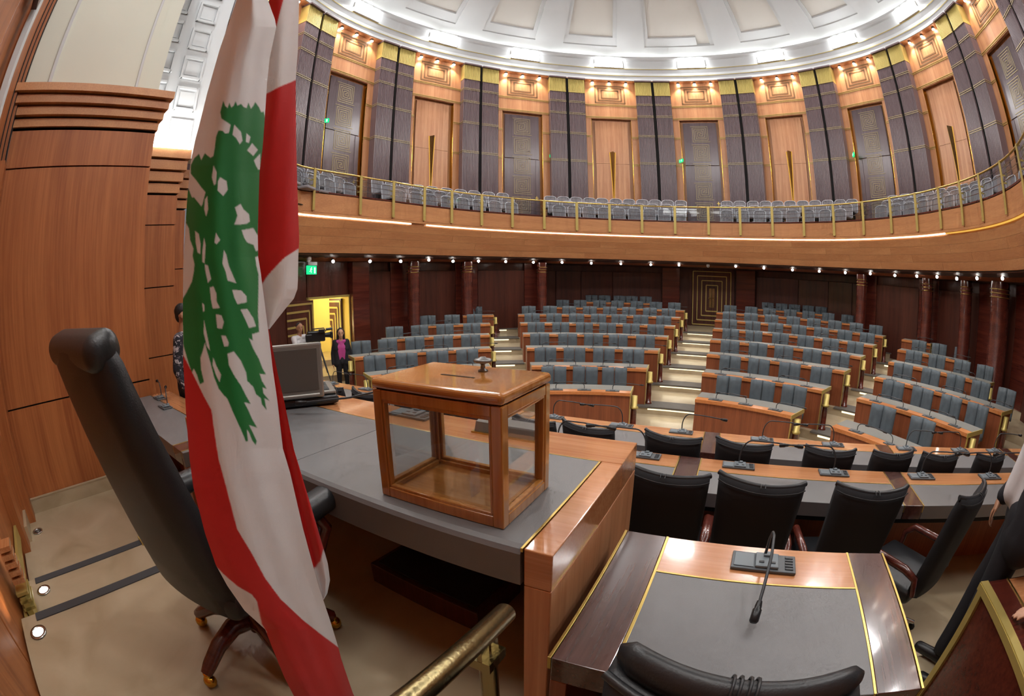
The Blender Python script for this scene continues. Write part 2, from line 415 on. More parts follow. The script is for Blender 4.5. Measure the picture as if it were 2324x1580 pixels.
def bay_meshes():
    D = {}
    m = MB()
    for s in (-1, 1): m.box((s*1.06, .05, (ZF+7.15)/2), (.40, .10, 7.15-ZF))
    m.box((0, .05, (7.15+ZT)/2), (2.9, .10, ZT-7.15))
    for s in (-1, 1): m.box((s*1.35, .05, (ZF+ZT)/2), (.2, .1, ZT-ZF))
    D['wood_surround'] = (m.mesh('wood_surround', 'wood_vertical'), [])
    m = MB(); m.box((0, .21, (ZF+ZT)/2), (2.9, .06, ZT-ZF)); D['backing'] = (m.mesh('backing', 'wood_vertical'), [])
    m = MB()
    for i, (hw, hh) in enumerate(((.64, .42), (.50, .31), (.36, .20))):
        m = MB()
        for s in (-1, 1):
            m.box((0, -.004, 8.37+s*hh), (2*hw+.055, .012, .055)); m.box((s*hw, -.004, 8.37), (.055, .012, 2*hh))
        D['rectangle_inlay%d' % i] = (m.mesh('rectangle_inlay', 'wood_inlay'), [])
    
    for z in (7.82, 7.22):
        m = MB()
        for dd in (-.028, .028): m.box((0, -.008, z+dd), (2.44, .02, .017))
        D['brass_band%d' % int(z*9)] = (m.mesh('brass_band', 'brass_matte'), [])
    for z in (6.30, 5.04):
        for s in (-1, 1):
            m = MB()
            for dd in (-.028, .028): m.box((s*1.05, -.008, z+dd), (.40, .02, .017))
            D['brass_band%d' % int(z*9+s)] = (m.mesh('brass_band', 'brass_matte'), [])
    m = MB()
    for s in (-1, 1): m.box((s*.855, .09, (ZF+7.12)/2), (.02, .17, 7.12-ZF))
    D['jamb'] = (m.mesh('jamb', 'gold'), [])  # gold colour stands in for the amber backlight on the recess jambs
    return D
BD = bay_meshes()
m = MB(); m.box((0, .13, (ZF+5.08)/2), (1.46, .06, 5.06-ZF)); m.box((0, .13, (5.10+7.05)/2), (1.46, .06, 1.95)); dark_leaf = m.mesh('dark_door_panel', 'wood_panel_dark')
m = MB()
for s in (-1, 1): m.box((s*.66, .09, (ZF+5.06)/2), (.17, .02, 5.06-ZF))
dark_side = m.mesh('side_strip', 'wood_panel_dark')
m = MB(); m.box((0, .13, (ZF+5.08)/2), (1.42, .06, 5.07-ZF)); m.box((0, .13, (5.085+7.05)/2), (1.42, .06, 1.965)); wood_leaf = m.mesh('wood_door_panel', 'wood_vertical')
m = MB()
for i in range(5):
    for pts in greek(.074, 11): strips(m, pts, .018, .096, 0, 6.52-.86*i, .012, 1.0, .98)
spiral = m.mesh('spiral_inlay', 'inlay_brass')
m = MB(); m.box((.60, .07, 3.42), (.14, .03, .03)); m.box((.60, .09, 3.42), (.04, .04, .16)); lever = m.mesh('lever_handle', 'brass')
# pilaster: fluted shaft with brass bands and a fluted brass cap
def pil():
    n = 11; w_ = .69; m = MB()
    pts = []
    for i in range(n):
        x0 = -w_/2+w_*i/n; d = w_/n
        pts += [(x0, 0), (x0+d*.62, 0), (x0+d*.68, .014), (x0+d*.94, .014)]
    pts += [(w_/2, 0), (w_/2, .36), (-w_/2, .36)]
    return pts
PP = pil()
m = MB(); m.prism(PP, ZF, 8.25); shaft = m.mesh('fluted_shaft', 'wood_flute')
m = MB(); m.prism([(x*1.02, y-.012) for x, y in PP], 8.25, 8.93); m.box((0, .16, 8.27), (.71, .36, .03)); pcap = m.mesh('brass_cap', 'brass_matte')
m = MB()
for dd in (-.03, .03): m.box((0, .175, dd), (.71, .375, .018))
pband = m.mesh('brass_band', 'inlay_brass')
m = MB(); m.box((0, .1, 8.96), (.74, .4, .06)); pabac = m.mesh('abacus', 'wood_flute')
m = MB(); m.box((0, .12, (ZF+ZT)/2), (.16, .1, ZT-ZF)); gapb = m.mesh('dark_gap', 'shadow_black')
def pilaster_pair(tg):
    a, b = RADIAL(9.6, tg)
    p = tag(empty('wall_upper', HM(a, b, 0, tg)), None, None, None, 'structure')
    put('dark_gap', gapb, p)
    for s in (-1, 1):
        M = Matrix.Rotation(-R_(s*2.25), 4, 'Z'); M = Matrix.Translation((s*.41, .0, 0)) @ M
        q = put('pilaster', shaft, p, M); put('brass_cap', pcap, q); [put('brass_band', pband, q, Matrix.Translation((0, 0, zz))) for zz in (7.80, 7.23, 6.30, 5.06)]; put('abacus', pabac, q)
    return p
NAMES_BAY = {}
def bayname(i):
    d = 'central bay' if i == 0 else f'{ORD[abs(i)-1]} bay {"clockwise" if i > 0 else "anticlockwise"} from the central one'
    return d
SPOT_M = MB(); SPOT_M.lathe([(.0, .07), (.055, .07), (.06, 0), (.045, -.02), (.045, .0)], 12); spot_h = SPOT_M.mesh('housing', 'steel_grey')
m = MB(); m.sph((0, 0, -.018), .062, 10, (1, 1, .6)); spot_l = m.mesh('lens', 'lamp_spot')
for i in range(NB0, NB1+1):
    t = i*BAY
    b0 = tag(empty('wall_upper', bay_at(t)), None, None, None, 'structure')
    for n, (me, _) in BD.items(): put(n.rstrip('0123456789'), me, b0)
    dark = (i % 2 == 0)
    if dark:
        q = put('dark_door_panel', dark_leaf, b0); put('side_strip', dark_side, q); put('spiral_inlay', spiral, q); put('lever_handle', lever, q)
    else:
        put('wood_door_panel', wood_leaf, b0)
        a, b = RADIAL(RW, t)
        s_ = thing('wall_sconce', f'tapering brass wedge sconce on the {bayname(i)}', 'wall lamp', a, b, 0, t, 'brass wedge sconces round the gallery')
        m = MB(); m.add([(-.11, .1, 5.6), (.11, .1, 5.6), (0, -.10, 5.6), (-.02, .1, 3.55), (.02, .1, 3.55), (0, .07, 3.55)], [(0, 1, 2), (3, 5, 4), (0, 2, 5, 3), (1, 4, 5, 2), (0, 3, 4, 1)])
        m.build('wedge', 'brass_brushed', s_)
        m = MB()
        for s in (-1, 1): m.add([(s*.11, .085, 5.6), (s*.135, .085, 5.6), (s*.135, .1, 5.6), (s*.11, .1, 5.6), (s*.02, .085, 3.55), (s*.035, .085, 3.55), (s*.035, .1, 3.55), (s*.02, .1, 3.55)], [(0, 1, 2, 3), (4, 7, 6, 5), (0, 4, 5, 1), (2, 6, 7, 3), (0, 3, 7, 4), (1, 5, 6, 2)])
        m.build('glow_edge', 'sconce_glow', s_)
    for j in (-1, 0, 1):
        a, b = RADIAL(9.80, t+j*4.3)
        s_ = thing('soffit_spotlight', f'{["first","middle","last"][j+1]} soffit spotlight over the {bayname(i)}', 'spotlight', a, b, 8.93, t, 'soffit spotlights above the gallery wall')
        put('housing', spot_h, s_); put('lens', spot_l, s_)
        a2, b2 = RADIAL(9.86, t+j*4.3); a1, b1 = RADIAL(9.70, t+j*4.3)
        spot('soffit_beam', W(a1, b1, 8.88), W(a2, b2, 7.4), 75, 88, (1, .84, .62), .8, .03)
    # floodlight bank under the dome rim
    a, b = RADIAL(9.42, t)
    fl = thing('floodlight_bank', f'bank of three glaring floodlights above the {bayname(i)}', 'floodlight', a, b, 9.86, t, 'floodlight banks round the dome rim')
    m = MB(); m.bbox((0, .03, 0), (1.26, .1, .56), .02); m.build('housing', 'white_plastic', fl)
    for j in (-1, 0, 1):
        m = MB(); m.bbox((j*.41, -.06, -.02), (.35, .10, .50), .05); m.build('lamp_panel', 'lamp_white', fl)
for i in range(NB0-1, NB1+1): pilaster_pair(i*BAY+11.1)

# ---- exit signs and cameras on the gallery wall
def exit_sign(name, label, a, b, z, t, s=1., gr='green running-man exit signs'):
    e = thing(name, label, 'exit sign', a, b, z, t, gr)
    m = MB(); m.bbox((0, 0, 0), (.46*s, .05, .22*s), .008); m.build('casing', 'exit_green', e)
    m = MB()
    m.sph((-.05*s, -.03, .055*s), .016*s, 8)
    m.tube([(-.06*s, -.03, .035*s), (-.085*s, -.03, -.01*s)], .012*s, 6)
    m.tube([(-.085*s, -.03, -.01*s), (-.055*s, -.03, -.04*s), (-.07*s, -.03, -.075*s)], .009*s, 6)
    m.tube([(-.085*s, -.03, -.01*s), (-.115*s, -.03, -.035*s), (-.145*s, -.03, -.035*s)], .009*s, 6)
    m.tube([(-.062*s, -.03, .03*s), (-.03*s, -.03, .01*s), (-.015*s, -.03, .02*s)], .007*s, 6)
    m.tube([(-.062*s, -.03, .03*s), (-.1*s, -.03, .03*s), (-.115*s, -.03, .01*s)], .007*s, 6)
    m.build('pictogram', 'glow_sign_white', e)
    m = MB(); m.box((.12*s, -.03, -.01*s), (.07*s, .008, .15*s)); m.build('doorway_mark', 'glow_sign_white', e)
    return e
for px, py, nm in ((737, 274, 'beside the spiral door above the flag-side gallery end'), (1254, 353, 'beside the second spiral door anticlockwise'), (1546, 365, 'beside the central spiral door'), (1937, 351, 'beside the first spiral door clockwise of the centre')):
    d = ray(px, py); h = math.hypot(d[0], d[1]); n = np.array([d[0]/h, d[1]/h]); c = np.array([CX, CY]); bb = n@c
    tt = bb+math.sqrt(bb*bb-(c@c-9.75**2)); P = n*tt; a, b = toab(P); z = d[2]/h*tt; t = ang(a, b)
    exit_sign('exit_sign', f'small green exit sign {nm}', a, b, z, t+55, .62)

# ---- gallery front
gal = tag(empty('trim_2', H0), 'curved wooden gallery front carried round the chamber', None, None, 'structure')
m = MB(); n = 110
m.arc([(.02, 2.32), (.02, .9), (.3, .86), (.34, .9), (.34, 2.0), (2.0, 2.0), (2.6, 2.2), (2.6, 1.6), (.4, 1.6)][:0] or [(.03, 2.33), (.03, 1.72), (.32, .88), (.40, .92), (.14, 1.74), (.14, 2.33)], GA0, GA1, n, Rf=Rf)
m.build('core', 'wood_boards', gal)
m = MB(); m.arc([(-.01, 2.34), (-.01, 2.38), (.16, 2.38), (.16, 2.34)], GA0, GA1, n, Rf=Rf); m.build('capping', 'wood_mahogany', gal)
m = MB(); m.arc([(-.03, 1.78), (-.03, 1.84), (.04, 1.84), (.04, 1.78)], GA0, GA1, n, Rf=Rf); m.build('lip', 'wood_boards', gal)
def frontboard(Ra, za, Rb, zb, t0, t1, name='board'):
    m = MB(); tm = (t0+t1)/2; a, b = RADIAL(Rf(tm), tm); zc = (za+zb)/2
    o = []; k = max(2, int(abs(t1-t0)/2)); vs = []
    for i in range(k+1):
        t = t0+(t1-t0)*i/k
        for R, z in ((Ra, za), (Rb, zb), (Rb+.03, zb), (Ra+.03, za)):
            x, y = RADIAL(Rf(t)+R, t); v = Vector((x-a, y-b, z-zc)); vs.append(Matrix.Rotation(R_(tm), 4, 'Z') @ v)
    fs = [(i*4+j, i*4+(j+1) % 4, (i+1)*4+(j+1) % 4, (i+1)*4+j) for i in range(k) for j in range(4)]+[(0, 1, 2, 3), (4*k, 4*k+3, 4*k+2, 4*k+1)]
    m.add(vs, fs); return m.build(name, 'wood_boards', gal, Matrix.Translation((a, b, zc)) @ Matrix.Rotation(-R_(tm), 4, 'Z'))
for r_ in range(4):
    f0, f1 = r_/4, (r_+1)/4
    Ra, za = 0.0+.29*f0, 1.70-.83*f0; Rb, zb = 0.0+.29*f1, 1.70-.83*f1+.003
    t = GA0-(r_ % 2)*11-(r_ // 2)*4; wv = 21
    while t < GA1:
        t0, t1 = max(GA0, t), min(GA1, t+wv)
        if t1-t0 > 1: frontboard(Ra, za, Rb, zb, t0+.012, t1-.012)
        t += wv
POST = []
for px, py in [(713, 376), (818, 392), (892, 406), (962, 421), (1024, 432), (1092, 443), (1161.6, 451), (1234, 457), (1308, 461), (1382.5, 463.6), (1456, 467), (1531, 469.6), (1607, 470.7), (1679, 470.7), (1752, 470), (1823, 468.6), (1891, 465), (1958, 461), (2020.5, 454.5), (2078, 444), (2130.5, 429), (2178, 409.5), (2221, 389), (2270.5, 365)]:
    d = ray(px, py); d = d/math.hypot(d[0], d[1]); r = 5.
    for _ in range(40):
        P = toab(d*r); t = ang(*P); r += (Rf(t)-math.hypot(*P))*.6
    POST.append(t)
POST = [POST[0]-20, POST[0]-10]+POST+[POST[-1]+9.2*k for k in (1, 2)]
POST = [t for t in POST if GA0 < t < GA1]
for t0, t1 in zip(POST, POST[1:]): frontboard(-.005, 2.325, -.005, 1.85, t0+.12, t1-.12, 'front_panel')
def led(name, t0, t1, mat):
    m = MB(); m.arc([(-.028, 1.735), (-.028, 1.765), (.0, 1.765), (.0, 1.735)], t0, t1, 40, Rf=Rf); return m.build(name, mat, gal)
led('light_strip', GA0, -83.2, 'led_warm'); led('light_strip', -78.6, 76.5, 'led_warm'); led('dim_light_strip', 77, GA1, 'sconce_glow')
# balustrade
bal = tag(empty('gallery_balustrade', H0), 'brass rail on brass posts with glass and wires along the gallery front', 'railing')
m = MB(); m.arc([(-.03+.025*math.cos(x), 2.91+.025*math.sin(x)) for x in [k*PI/3 for k in range(6)]], GA0, GA1, 120, Rf=Rf, smooth=True); m.build('rail', 'brass', bal)
for z in (2.52, 2.66, 2.79):
    m = MB(); m.arc([(-.02, z), (-.008, z+.007), (-.002, z), (-.008, z-.007)], GA0, GA1, 120, Rf=Rf); m.build('wire', 'chrome', bal)
m = MB(); m.box((0, -.045, 2.41), (.095, .02, 1.06)); m.box((0, .0, 2.93), (.095, .09, .02)); m.box((0, .02, 2.65), (.03, .11, .03)); m.box((0, .02, 2.5), (.03, .11, .03)); pm = m.mesh('post', 'brass_matte')
for t in POST:
    a, b = RADIAL(Rf(t), t); put('post', pm, bal, Matrix.Translation((a, b, 0)) @ Matrix.Rotation(-R_(t), 4, 'Z'))
for t0, t1 in zip(POST, POST[1:]):
    m = MB(); k = 3; vs = []
    for i in range(k+1):
        t = t0+.4+(t1-t0-.8)*i/k
        for R, z in ((0.02, 2.40), (.02, 2.86), (.03, 2.86), (.03, 2.40)):
            x, y = RADIAL(Rf(t)+R, t); vs.append((x, y, z))
    m.add(vs, [(i*4+j, i*4+(j+1) % 4, (i+1)*4+(j+1) % 4, (i+1)*4+j) for i in range(k) for j in range(4)]); m.build('glass_pane', 'gallery_glass', bal)
# gallery floor (raked) and the ceiling below it
m = MB()
for k in range(3):
    z = 1.98+.27*k; m.arc([(.12+.55*k, z-.3), (.12+.55*k, z), (.12+.55*(k+1)+(.9 if k == 2 else 0), z), (.12+.55*(k+1)+(.9 if k == 2 else 0), z-.3)], GA0, GA1, n, Rf=Rf)
struct('floor', m, 'carpet_dark', 'dark raked floor of the gallery')
m = MB(); m.arc([(.30, .86), (.34, .83), (.78, .70), (.80, .74), (.36, .90)], GA0, GA1, n, Rf=Rf); m.arc([(.78, .70), (3.2, .70), (3.2, .78), (.78, .78)], GA0, GA1, n, Rf=Rf)
cug = struct('ceiling', m, 'ceiling_dark', 'dark ceiling under the gallery')
m = MB(); m.arc([(.33, .835), (.33, .875), (.80, .745), (.80, .692)], GA0, GA1, n, Rf=Rf); m.build('lamp_band', 'wood_bench', cug)
LPX = [(754, 591), (838, 591), (908, 591), (972, 588), (1027, 591), (1085, 591), (1147, 592), (1210, 593.5), (1275, 594), (1341.6, 595.6), (1409, 597), (1477, 599), (1541, 600), (1670, 603), (1734, 607), (1799, 611), (1860, 614), (1919, 617), (1976, 619), (2032, 623), (2082, 624.5), (2128, 626), (2173, 630), (2219, 629), (2277, 629)]
m = MB(); m.lathe([(0, .05), (.03, .05), (.04, 0), (.035, -.03), (.0, -.03)], 10); dl_h = m.mesh('housing', 'black_plastic')
m = MB(); m.sph((0, -.03, -.03), .045, 10); dl_l = m.mesh('bulb', 'lamp_down')
for k, (px, py) in enumerate(LPX):
    d = ray(px, py); d = d/math.hypot(d[0], d[1]); r = 10.
    for _ in range(40):
        P = toab(d*r); t = ang(*P); r += (Rf(t)+.52-math.hypot(*P))*.6
    a, b = toab(d*r); z = float(d[2]*r)
    wh = ('above the lit doorway' if k == 0 else 'at the far clockwise end of the row' if k == 24 else f'{ORD[k] if k < 16 else str(k+1)+"th"} along from the lit doorway')
    q = thing('downlight', f'small bright downlight under the gallery edge, {wh}', 'spotlight', a, b, z, t, 'downlights under the gallery edge')
    put('housing', dl_h, q); put('bulb', dl_l, q)
    a1, b1 = RADIAL(Rf(t)+.4, t); a2, b2 = RADIAL(6.2, t)
    if k % 2 == 0: spot('downlight_beam', W(a1, b1, z-.08), W(a2, b2, -2), 45, 110, (1, .95, .85), .9, .06)
def cctv(label, px, py, dR):
    d = ray(px, py); d = d/math.hypot(d[0], d[1]); r = 10.
    for _ in range(40):
        P = toab(d*r); t = ang(*P); r += (Rf(t)+dR-math.hypot(*P))*.6
    a, b = toab(d*r); q = thing('security_camera', label, 'camera', a, b, float(d[2]*r), t)
    m = MB(); m.lathe([(0, .1), (.06, .1), (.07, .02), (.07, -.03), (.0, -.06)], 14); m.build('bracket', 'white_plastic', q)
    m = MB(); m.sph((0, 0, -.06), .062, 12); m.build('camera_dome', 'white_plastic', q)
    m = MB(); m.sph((0, -.045, -.07), .025, 8); m.build('lens', 'black_plastic', q)
cctv('white dome camera hung under the gallery above the brass-patterned door', 1607, 600, .5)
cctv('white dome camera hung under the gallery beside the flag', 701, 588, .5)

# ---- gallery chairs
def gseat():
    p = Proto(); w_, h = .48, .50; n = 19
    def sh(x):  # outline height of the rounded top
        u = abs(x)/(w_/2); return .43+.08*(1-u**4)
    m = MB(); vs = []; rows = 5
    for i in range(n):
        x = -w_/2+w_*i/(n-1); rib = .012 if i % 2 else 0.
        if i in (0, n-1): rib = .0
        for j in range(rows):
            f = j/(rows-1); z = .42+sh(x)*f
            vs.append((x, .22+.06*(1-(2*x/w_)**2)+.05*f-rib, z))
    vs2 = [(x, y+.025, z) for x, y, z in vs]; k = len(vs)
    fs = [(i*rows+j, (i+1)*rows+j, (i+1)*rows+j+1, i*rows+j+1) for i in range(n-1) for j in range(rows-1)]
    m.add(vs+vs2, fs+[(d+k, c+k, b+k, a+k) for a, b, c, d in fs])
    p.part('backrest', m, 'gallery_fabric')
    out = [(-w_/2, .2, .42)]+[(-w_/2+w_*i/12, .255+.06*(1-(2*i/12-1)**2), .42+sh(-w_/2+w_*i/12)) for i in range(13)]+[(w_/2, .2, .42)]
    m = MB(); m.tube(out, .014, 6); p.part('edge_trim', m, 'gallery_edge')
    m = MB(); m.bbox((0, 0, .40), (.44, .42, .07), .02); p.part('seat', m, 'gallery_fabric')
    m = MB(); m.box((0, .12, .19), (.3, .04, .38)); m.box((0, .12, .01), (.36, .2, .02)); p.part('pedestal', m, 'black_plastic')
    return p
GS = gseat()
def gallery_seats():
    blocks = [(-118, -93), (-84.5, -48.6), (-40.2, -4.2), (4.2, 40.2), (48.6, 84.5), (93, 124)]
    bn = ['gallery block behind the flag', 'outer anticlockwise gallery block', 'inner anticlockwise gallery block', 'inner clockwise gallery block', 'outer clockwise gallery block', 'last clockwise gallery block']
    for (t0, t1), nm in zip(blocks, bn):
        for row in range(3):
            Rm = min(8.2+.5*row, min(Rf(t0), Rf(t1), Rf((t0+t1)/2))+.42+.52*row); z = 1.98+.27*row
            c = max(2, int((t1-t0)*PI/180*Rm/.515)-(1 if row == 0 else 0))
            for k in range(c):
                t = t0+(t1-t0)*(k+.5)/c; R = min(Rf(t)+.42+.52*row, 8.2+.5*row); a, b = RADIAL(R, t)
                GS.inst('gallery_chair', f'grey ribbed chair, {ORD[k]} along the {["front","middle","back"][row]} row, {nm}', 'chair', a, b, z, t+random.uniform(-4, 4), 'grey ribbed gallery chairs')
gallery_seats()

# ================================================================== LOWER HALL
RL, RS, TS = 10.3, 8.8, 42.0
lw = tag(empty('wall_back', H0), 'dark panelled wall behind the benches', None, None, 'structure')
def wallpanel(R, t0, t1, z0, z1, mat='wood_dark', name='panel', par=None, th=.08):
    a0, b0 = RADIAL(R, t0); a1, b1 = RADIAL(R, t1); L = math.hypot(a1-a0, b1-b0); tm = (t0+t1)/2
    m = MB(); m.bbox((0, th/2, (z1-z0)/2), (L-.012, th, z1-z0), .012)
    return m.build(name, mat, par or lw, Matrix.Translation(((a0+a1)/2, (b0+b1)/2, z0)) @ Matrix.Rotation(-R_(tm), 4, 'Z'))
m = MB(); m.arc([(RL+.1, -2.8), (RL+.1, .8), (RL+.2, .8), (RL+.2, -2.8)], -TS, TS, 30)
for s in (-1, 1): m.arc([(RS+.1, -2.8), (RS+.1, .8), (RS+.2, .8), (RS+.2, -2.8)], s*TS, s*(92.9 if s < 0 else 135), 40)
m.arc([(RS+.1, -.27), (RS+.1, .8), (RS+.2, .8), (RS+.2, -.27)], -104.3, -92.9, 4); m.arc([(RS+.1, -2.8), (RS+.1, .8), (RS+.2, .8), (RS+.2, -2.8)], -125, -104.3, 8)
for s in (-1, 1):
    a0, b0 = RADIAL(RS+.1, s*TS); a1, b1 = RADIAL(RL+.2, s*TS); m.box(((a0+a1)/2, (b0+b1)/2, -1), (.12, 1.7, 3.6), -R_(s*TS))
m.build('backing', 'wood_dark', lw)
t = -TS
for t0, t1 in [(-42, -36), (-36, -30), (-30, -22.5), (-22.5, -10.8), (12.2, 22.5), (22.5, 30), (30, 36), (36, 42)]: wallpanel(RL, t0, t1, -2.7, .45)
for s in (-1, 1):
    tt = 42.0
    for wv in (4.5, 12, 5.8, 12.0, 5, 6.5) + ((5,) if s < 0 else (5, 12, 12, 12)):
        if s < 0 and tt+wv > 93: break
        wallpanel(RS, min(s*tt, s*(tt+wv)), max(s*tt, s*(tt+wv)), -2.7, .42 if wv > 6 else .7, 'wood_dark' if wv > 6 else 'wood_mahogany'); tt += wv
wallpanel(RS-.25, -93, -88.4, -2.8, .7, 'wood_mahogany', 'pier'); wallpanel(RS-.25, -93, -92.6, -2.8, .7, 'wood_mahogany', 'pier_return', th=.4)
wallpanel(RS-.06, -104.3, -93, -.25, .7, 'wood_dark', 'lintel'); wallpanel(RS-.05, -118, -104.4, -2.7, .7, 'wood_dark')
wallpanel(RL-.2, -10.66, -6.42, -2.7, .7, 'wood_mahogany', 'pier', th=.25); wallpanel(RL-.2, 7.34, 12.07, -2.7, .7, 'wood_mahogany', 'pier', th=.25)
# columns
def column(px, nm, r_=.2, R=8.38):
    d = ray(px[0], px[1]); d = d/math.hypot(d[0], d[1]); c = np.array([CX, CY]); bb = d[:2]@c; q = bb+math.sqrt(bb*bb-(c@c-R*R)); a, b = toab(d*q)
    o = tag(empty('column', HM(a, b, -2.75, ang(a, b))), f'round dark column {nm}', None, None, 'structure')
    m = MB(); m.lathe([(r_*1.15, 0), (r_*1.15, .12), (r_, .16), (r_, 3.45)], 28); m.build('shaft', 'wood_mahogany', o)
    for z in (3.10, 3.19, 3.28):
        m = MB(); m.lathe([(r_, z-.012), (r_+.018, z-.006), (r_+.018, z+.006), (r_, z+.012)], 28); m.build('brass_ring', 'brass', o)
column((938, 640), 'beside the side doorway pier'); column((1060, 640), 'second from the side doorway'); column((1230, 640), 'behind the middle of the flag-side benches', .18)
column((1955, 680), 'behind the end of the centre benches away from the flag', .2); column((2104, 690), 'second beyond the centre benches'); column((2192, 690), 'third beyond the centre benches'); column((2268, 720), 'thick, nearest the frame edge', .3)
# central brass-patterned door
dcx, dcy = RADIAL(RL-.04, 1.35)
dr = tag(empty('door_1', HM(dcx, dcy, -1.72, 1.35)), 'dark double door patterned with nested brass rectangles at the end of the aisle', None, None, 'structure')
for s in (-1, 1):
    m = MB(); m.box((s*.43, .02, 1.18), (.85, .06, 2.36)); lf = m.build('door_leaf', 'wood_dark', dr)
    m = MB()
    for k in range(4):
        x = .82-.19*k; z0, z1 = .08+.19*k, 2.30-.19*k
        m.box((s*x, -.02, (z0+z1)/2), (.035, .02, z1-z0)); m.box((s*x/2, -.02, z0), (x, .02, .045)); m.box((s*x/2, -.02, z1), (x, .02, .035))
    m.build('brass_rectangles', 'brass_matte', lf)
    m = MB(); m.box((s*.065, -.02, 1.2), (.11, .02, .8)); m.build('push_plate', 'brass_brushed', lf)
    m = MB(); m.tube([(s*.06, -.03, 1.2), (s*.06, -.08, 1.2), (s*.13, -.08, 1.2)], .014, 8); m.build('lever_handle', 'brass', lf)
m = MB()
for s in (-1, 1): m.box((s*.92, .0, 1.2), (.12, .12, 2.5))
m.box((0, 0, 2.43), (1.95, .12, .12)); m.build('frame', 'wood_dark', dr)
# side doorway with the lit corridor
d2x, d2y = RADIAL(RS, -98.6)
d2 = tag(empty('door_2', HM(d2x, d2y, -2.68, -98.6)), 'open side doorway onto a yellow-lit corridor, leaf patterned with brass rectangles', None, None, 'structure')
def patterned_leaf(par, M, wv, h):
    m = MB(); m.box((wv/2, 0, h/2), (wv, .06, h)); lf = m.build('door_leaf', 'wood_dark', par, M); m = MB()
    for k in range(5):
        x0 = .05+.13*k; z0, z1 = .08+.18*k, h-.08-.18*k
        if z1 <= z0: break
        for y in (-.035, .035):
            m.box(((x0+wv)/2, y, z0), (wv-x0, .014, .05)); m.box(((x0+wv)/2, y, z1), (wv-x0, .014, .05)); m.box((x0, y, (z0+z1)/2), (.04, .014, z1-z0))
    m.build('brass_rectangles', 'brass_matte', lf)
patterned_leaf(d2, Matrix.Translation((-.82, -.24, 0)) @ Matrix.Rotation(R_(180+4), 4, 'Z'), 1.05, 2.38)
patterned_leaf(d2, Matrix.Translation((.78, .1, 0)) @ Matrix.Rotation(R_(76), 4, 'Z'), .62, 2.34)
m = MB(); m.box((-.86, 0, 1.2), (.07, .3, 2.42)); m.box((.84, 0, 1.2), (.07, .3, 2.42)); m.box((0, 0, 2.42), (1.75, .3, .06)); m.build('frame', 'brass_matte', d2)
m = MB(); m.box((.0, 2.3, 1.4), (4.4, .06, 3.2)); m.box((-1.6, 1.3, 1.4), (.06, 2.2, 3.2)); m.box((1.6, 1.3, 1.4), (.06, 2.2, 3.2)); m.box((0, 1.3, 3.0), (4, 2.4, .06)); m.build('corridor_wall', 'curtain_yellow', d2)
m = MB(); m.box((0, 1.3, -.03), (4, 2.3, .06)); m.build('corridor_floor', 'marble', d2)
m = MB()
for x in (-.25, -.05, .18, .3): m.box((x, 2.2, 1.5), (.05, .12, 3.0))
m.build('corridor_pilaster', 'curtain_yellow', d2)
d2m = d2.matrix_world
point('corridor_lamp', d2m @ Vector((-.55, 2.05, 1.35)), 95, (1, .84, .48), .1)
point('corridor_lamp', d2m @ Vector((.3, 1.2, 2.5)), 60, (1, .86, .52), .1)
q = thing('corridor_wall_lamp', 'glowing yellow wall lamp inside the corridor behind the television camera', 'wall lamp', d2x, d2y, -2.68, -98.6)
m = MB(); m.lathe([(.03, 0), (.1, .1), (.12, .22), (.1, .24)], 14, (-.55, 2.12, 1.1)); m.build('shade', emit('corridor_glow', (1, .88, .5), 12), q)
m = MB(); m.box((-.55, 2.22, 1.2), (.06, .1, .2)); m.build('wall_plate', 'brass', q)
exa, exb = RADIAL(8.3, -97.5); 
d_ = ray(707, 613); d_ = d_/math.hypot(d_[0], d_[1]); c_ = np.array([CX, CY]); bb_ = d_[:2]@c_; q_ = bb_+math.sqrt(bb_*bb_-(c_@c_-8.5**2)); exa, exb = toab(d_*q_)
ex = exit_sign('exit_sign', 'glowing green exit sign hung above the lit side doorway', exa, exb, float(d_[2]*q_), -112, 1.0)
m = MB(); m.box((0, 0, .16), (.46, .08, .08)); m.build('bracket', 'steel_grey', ex)

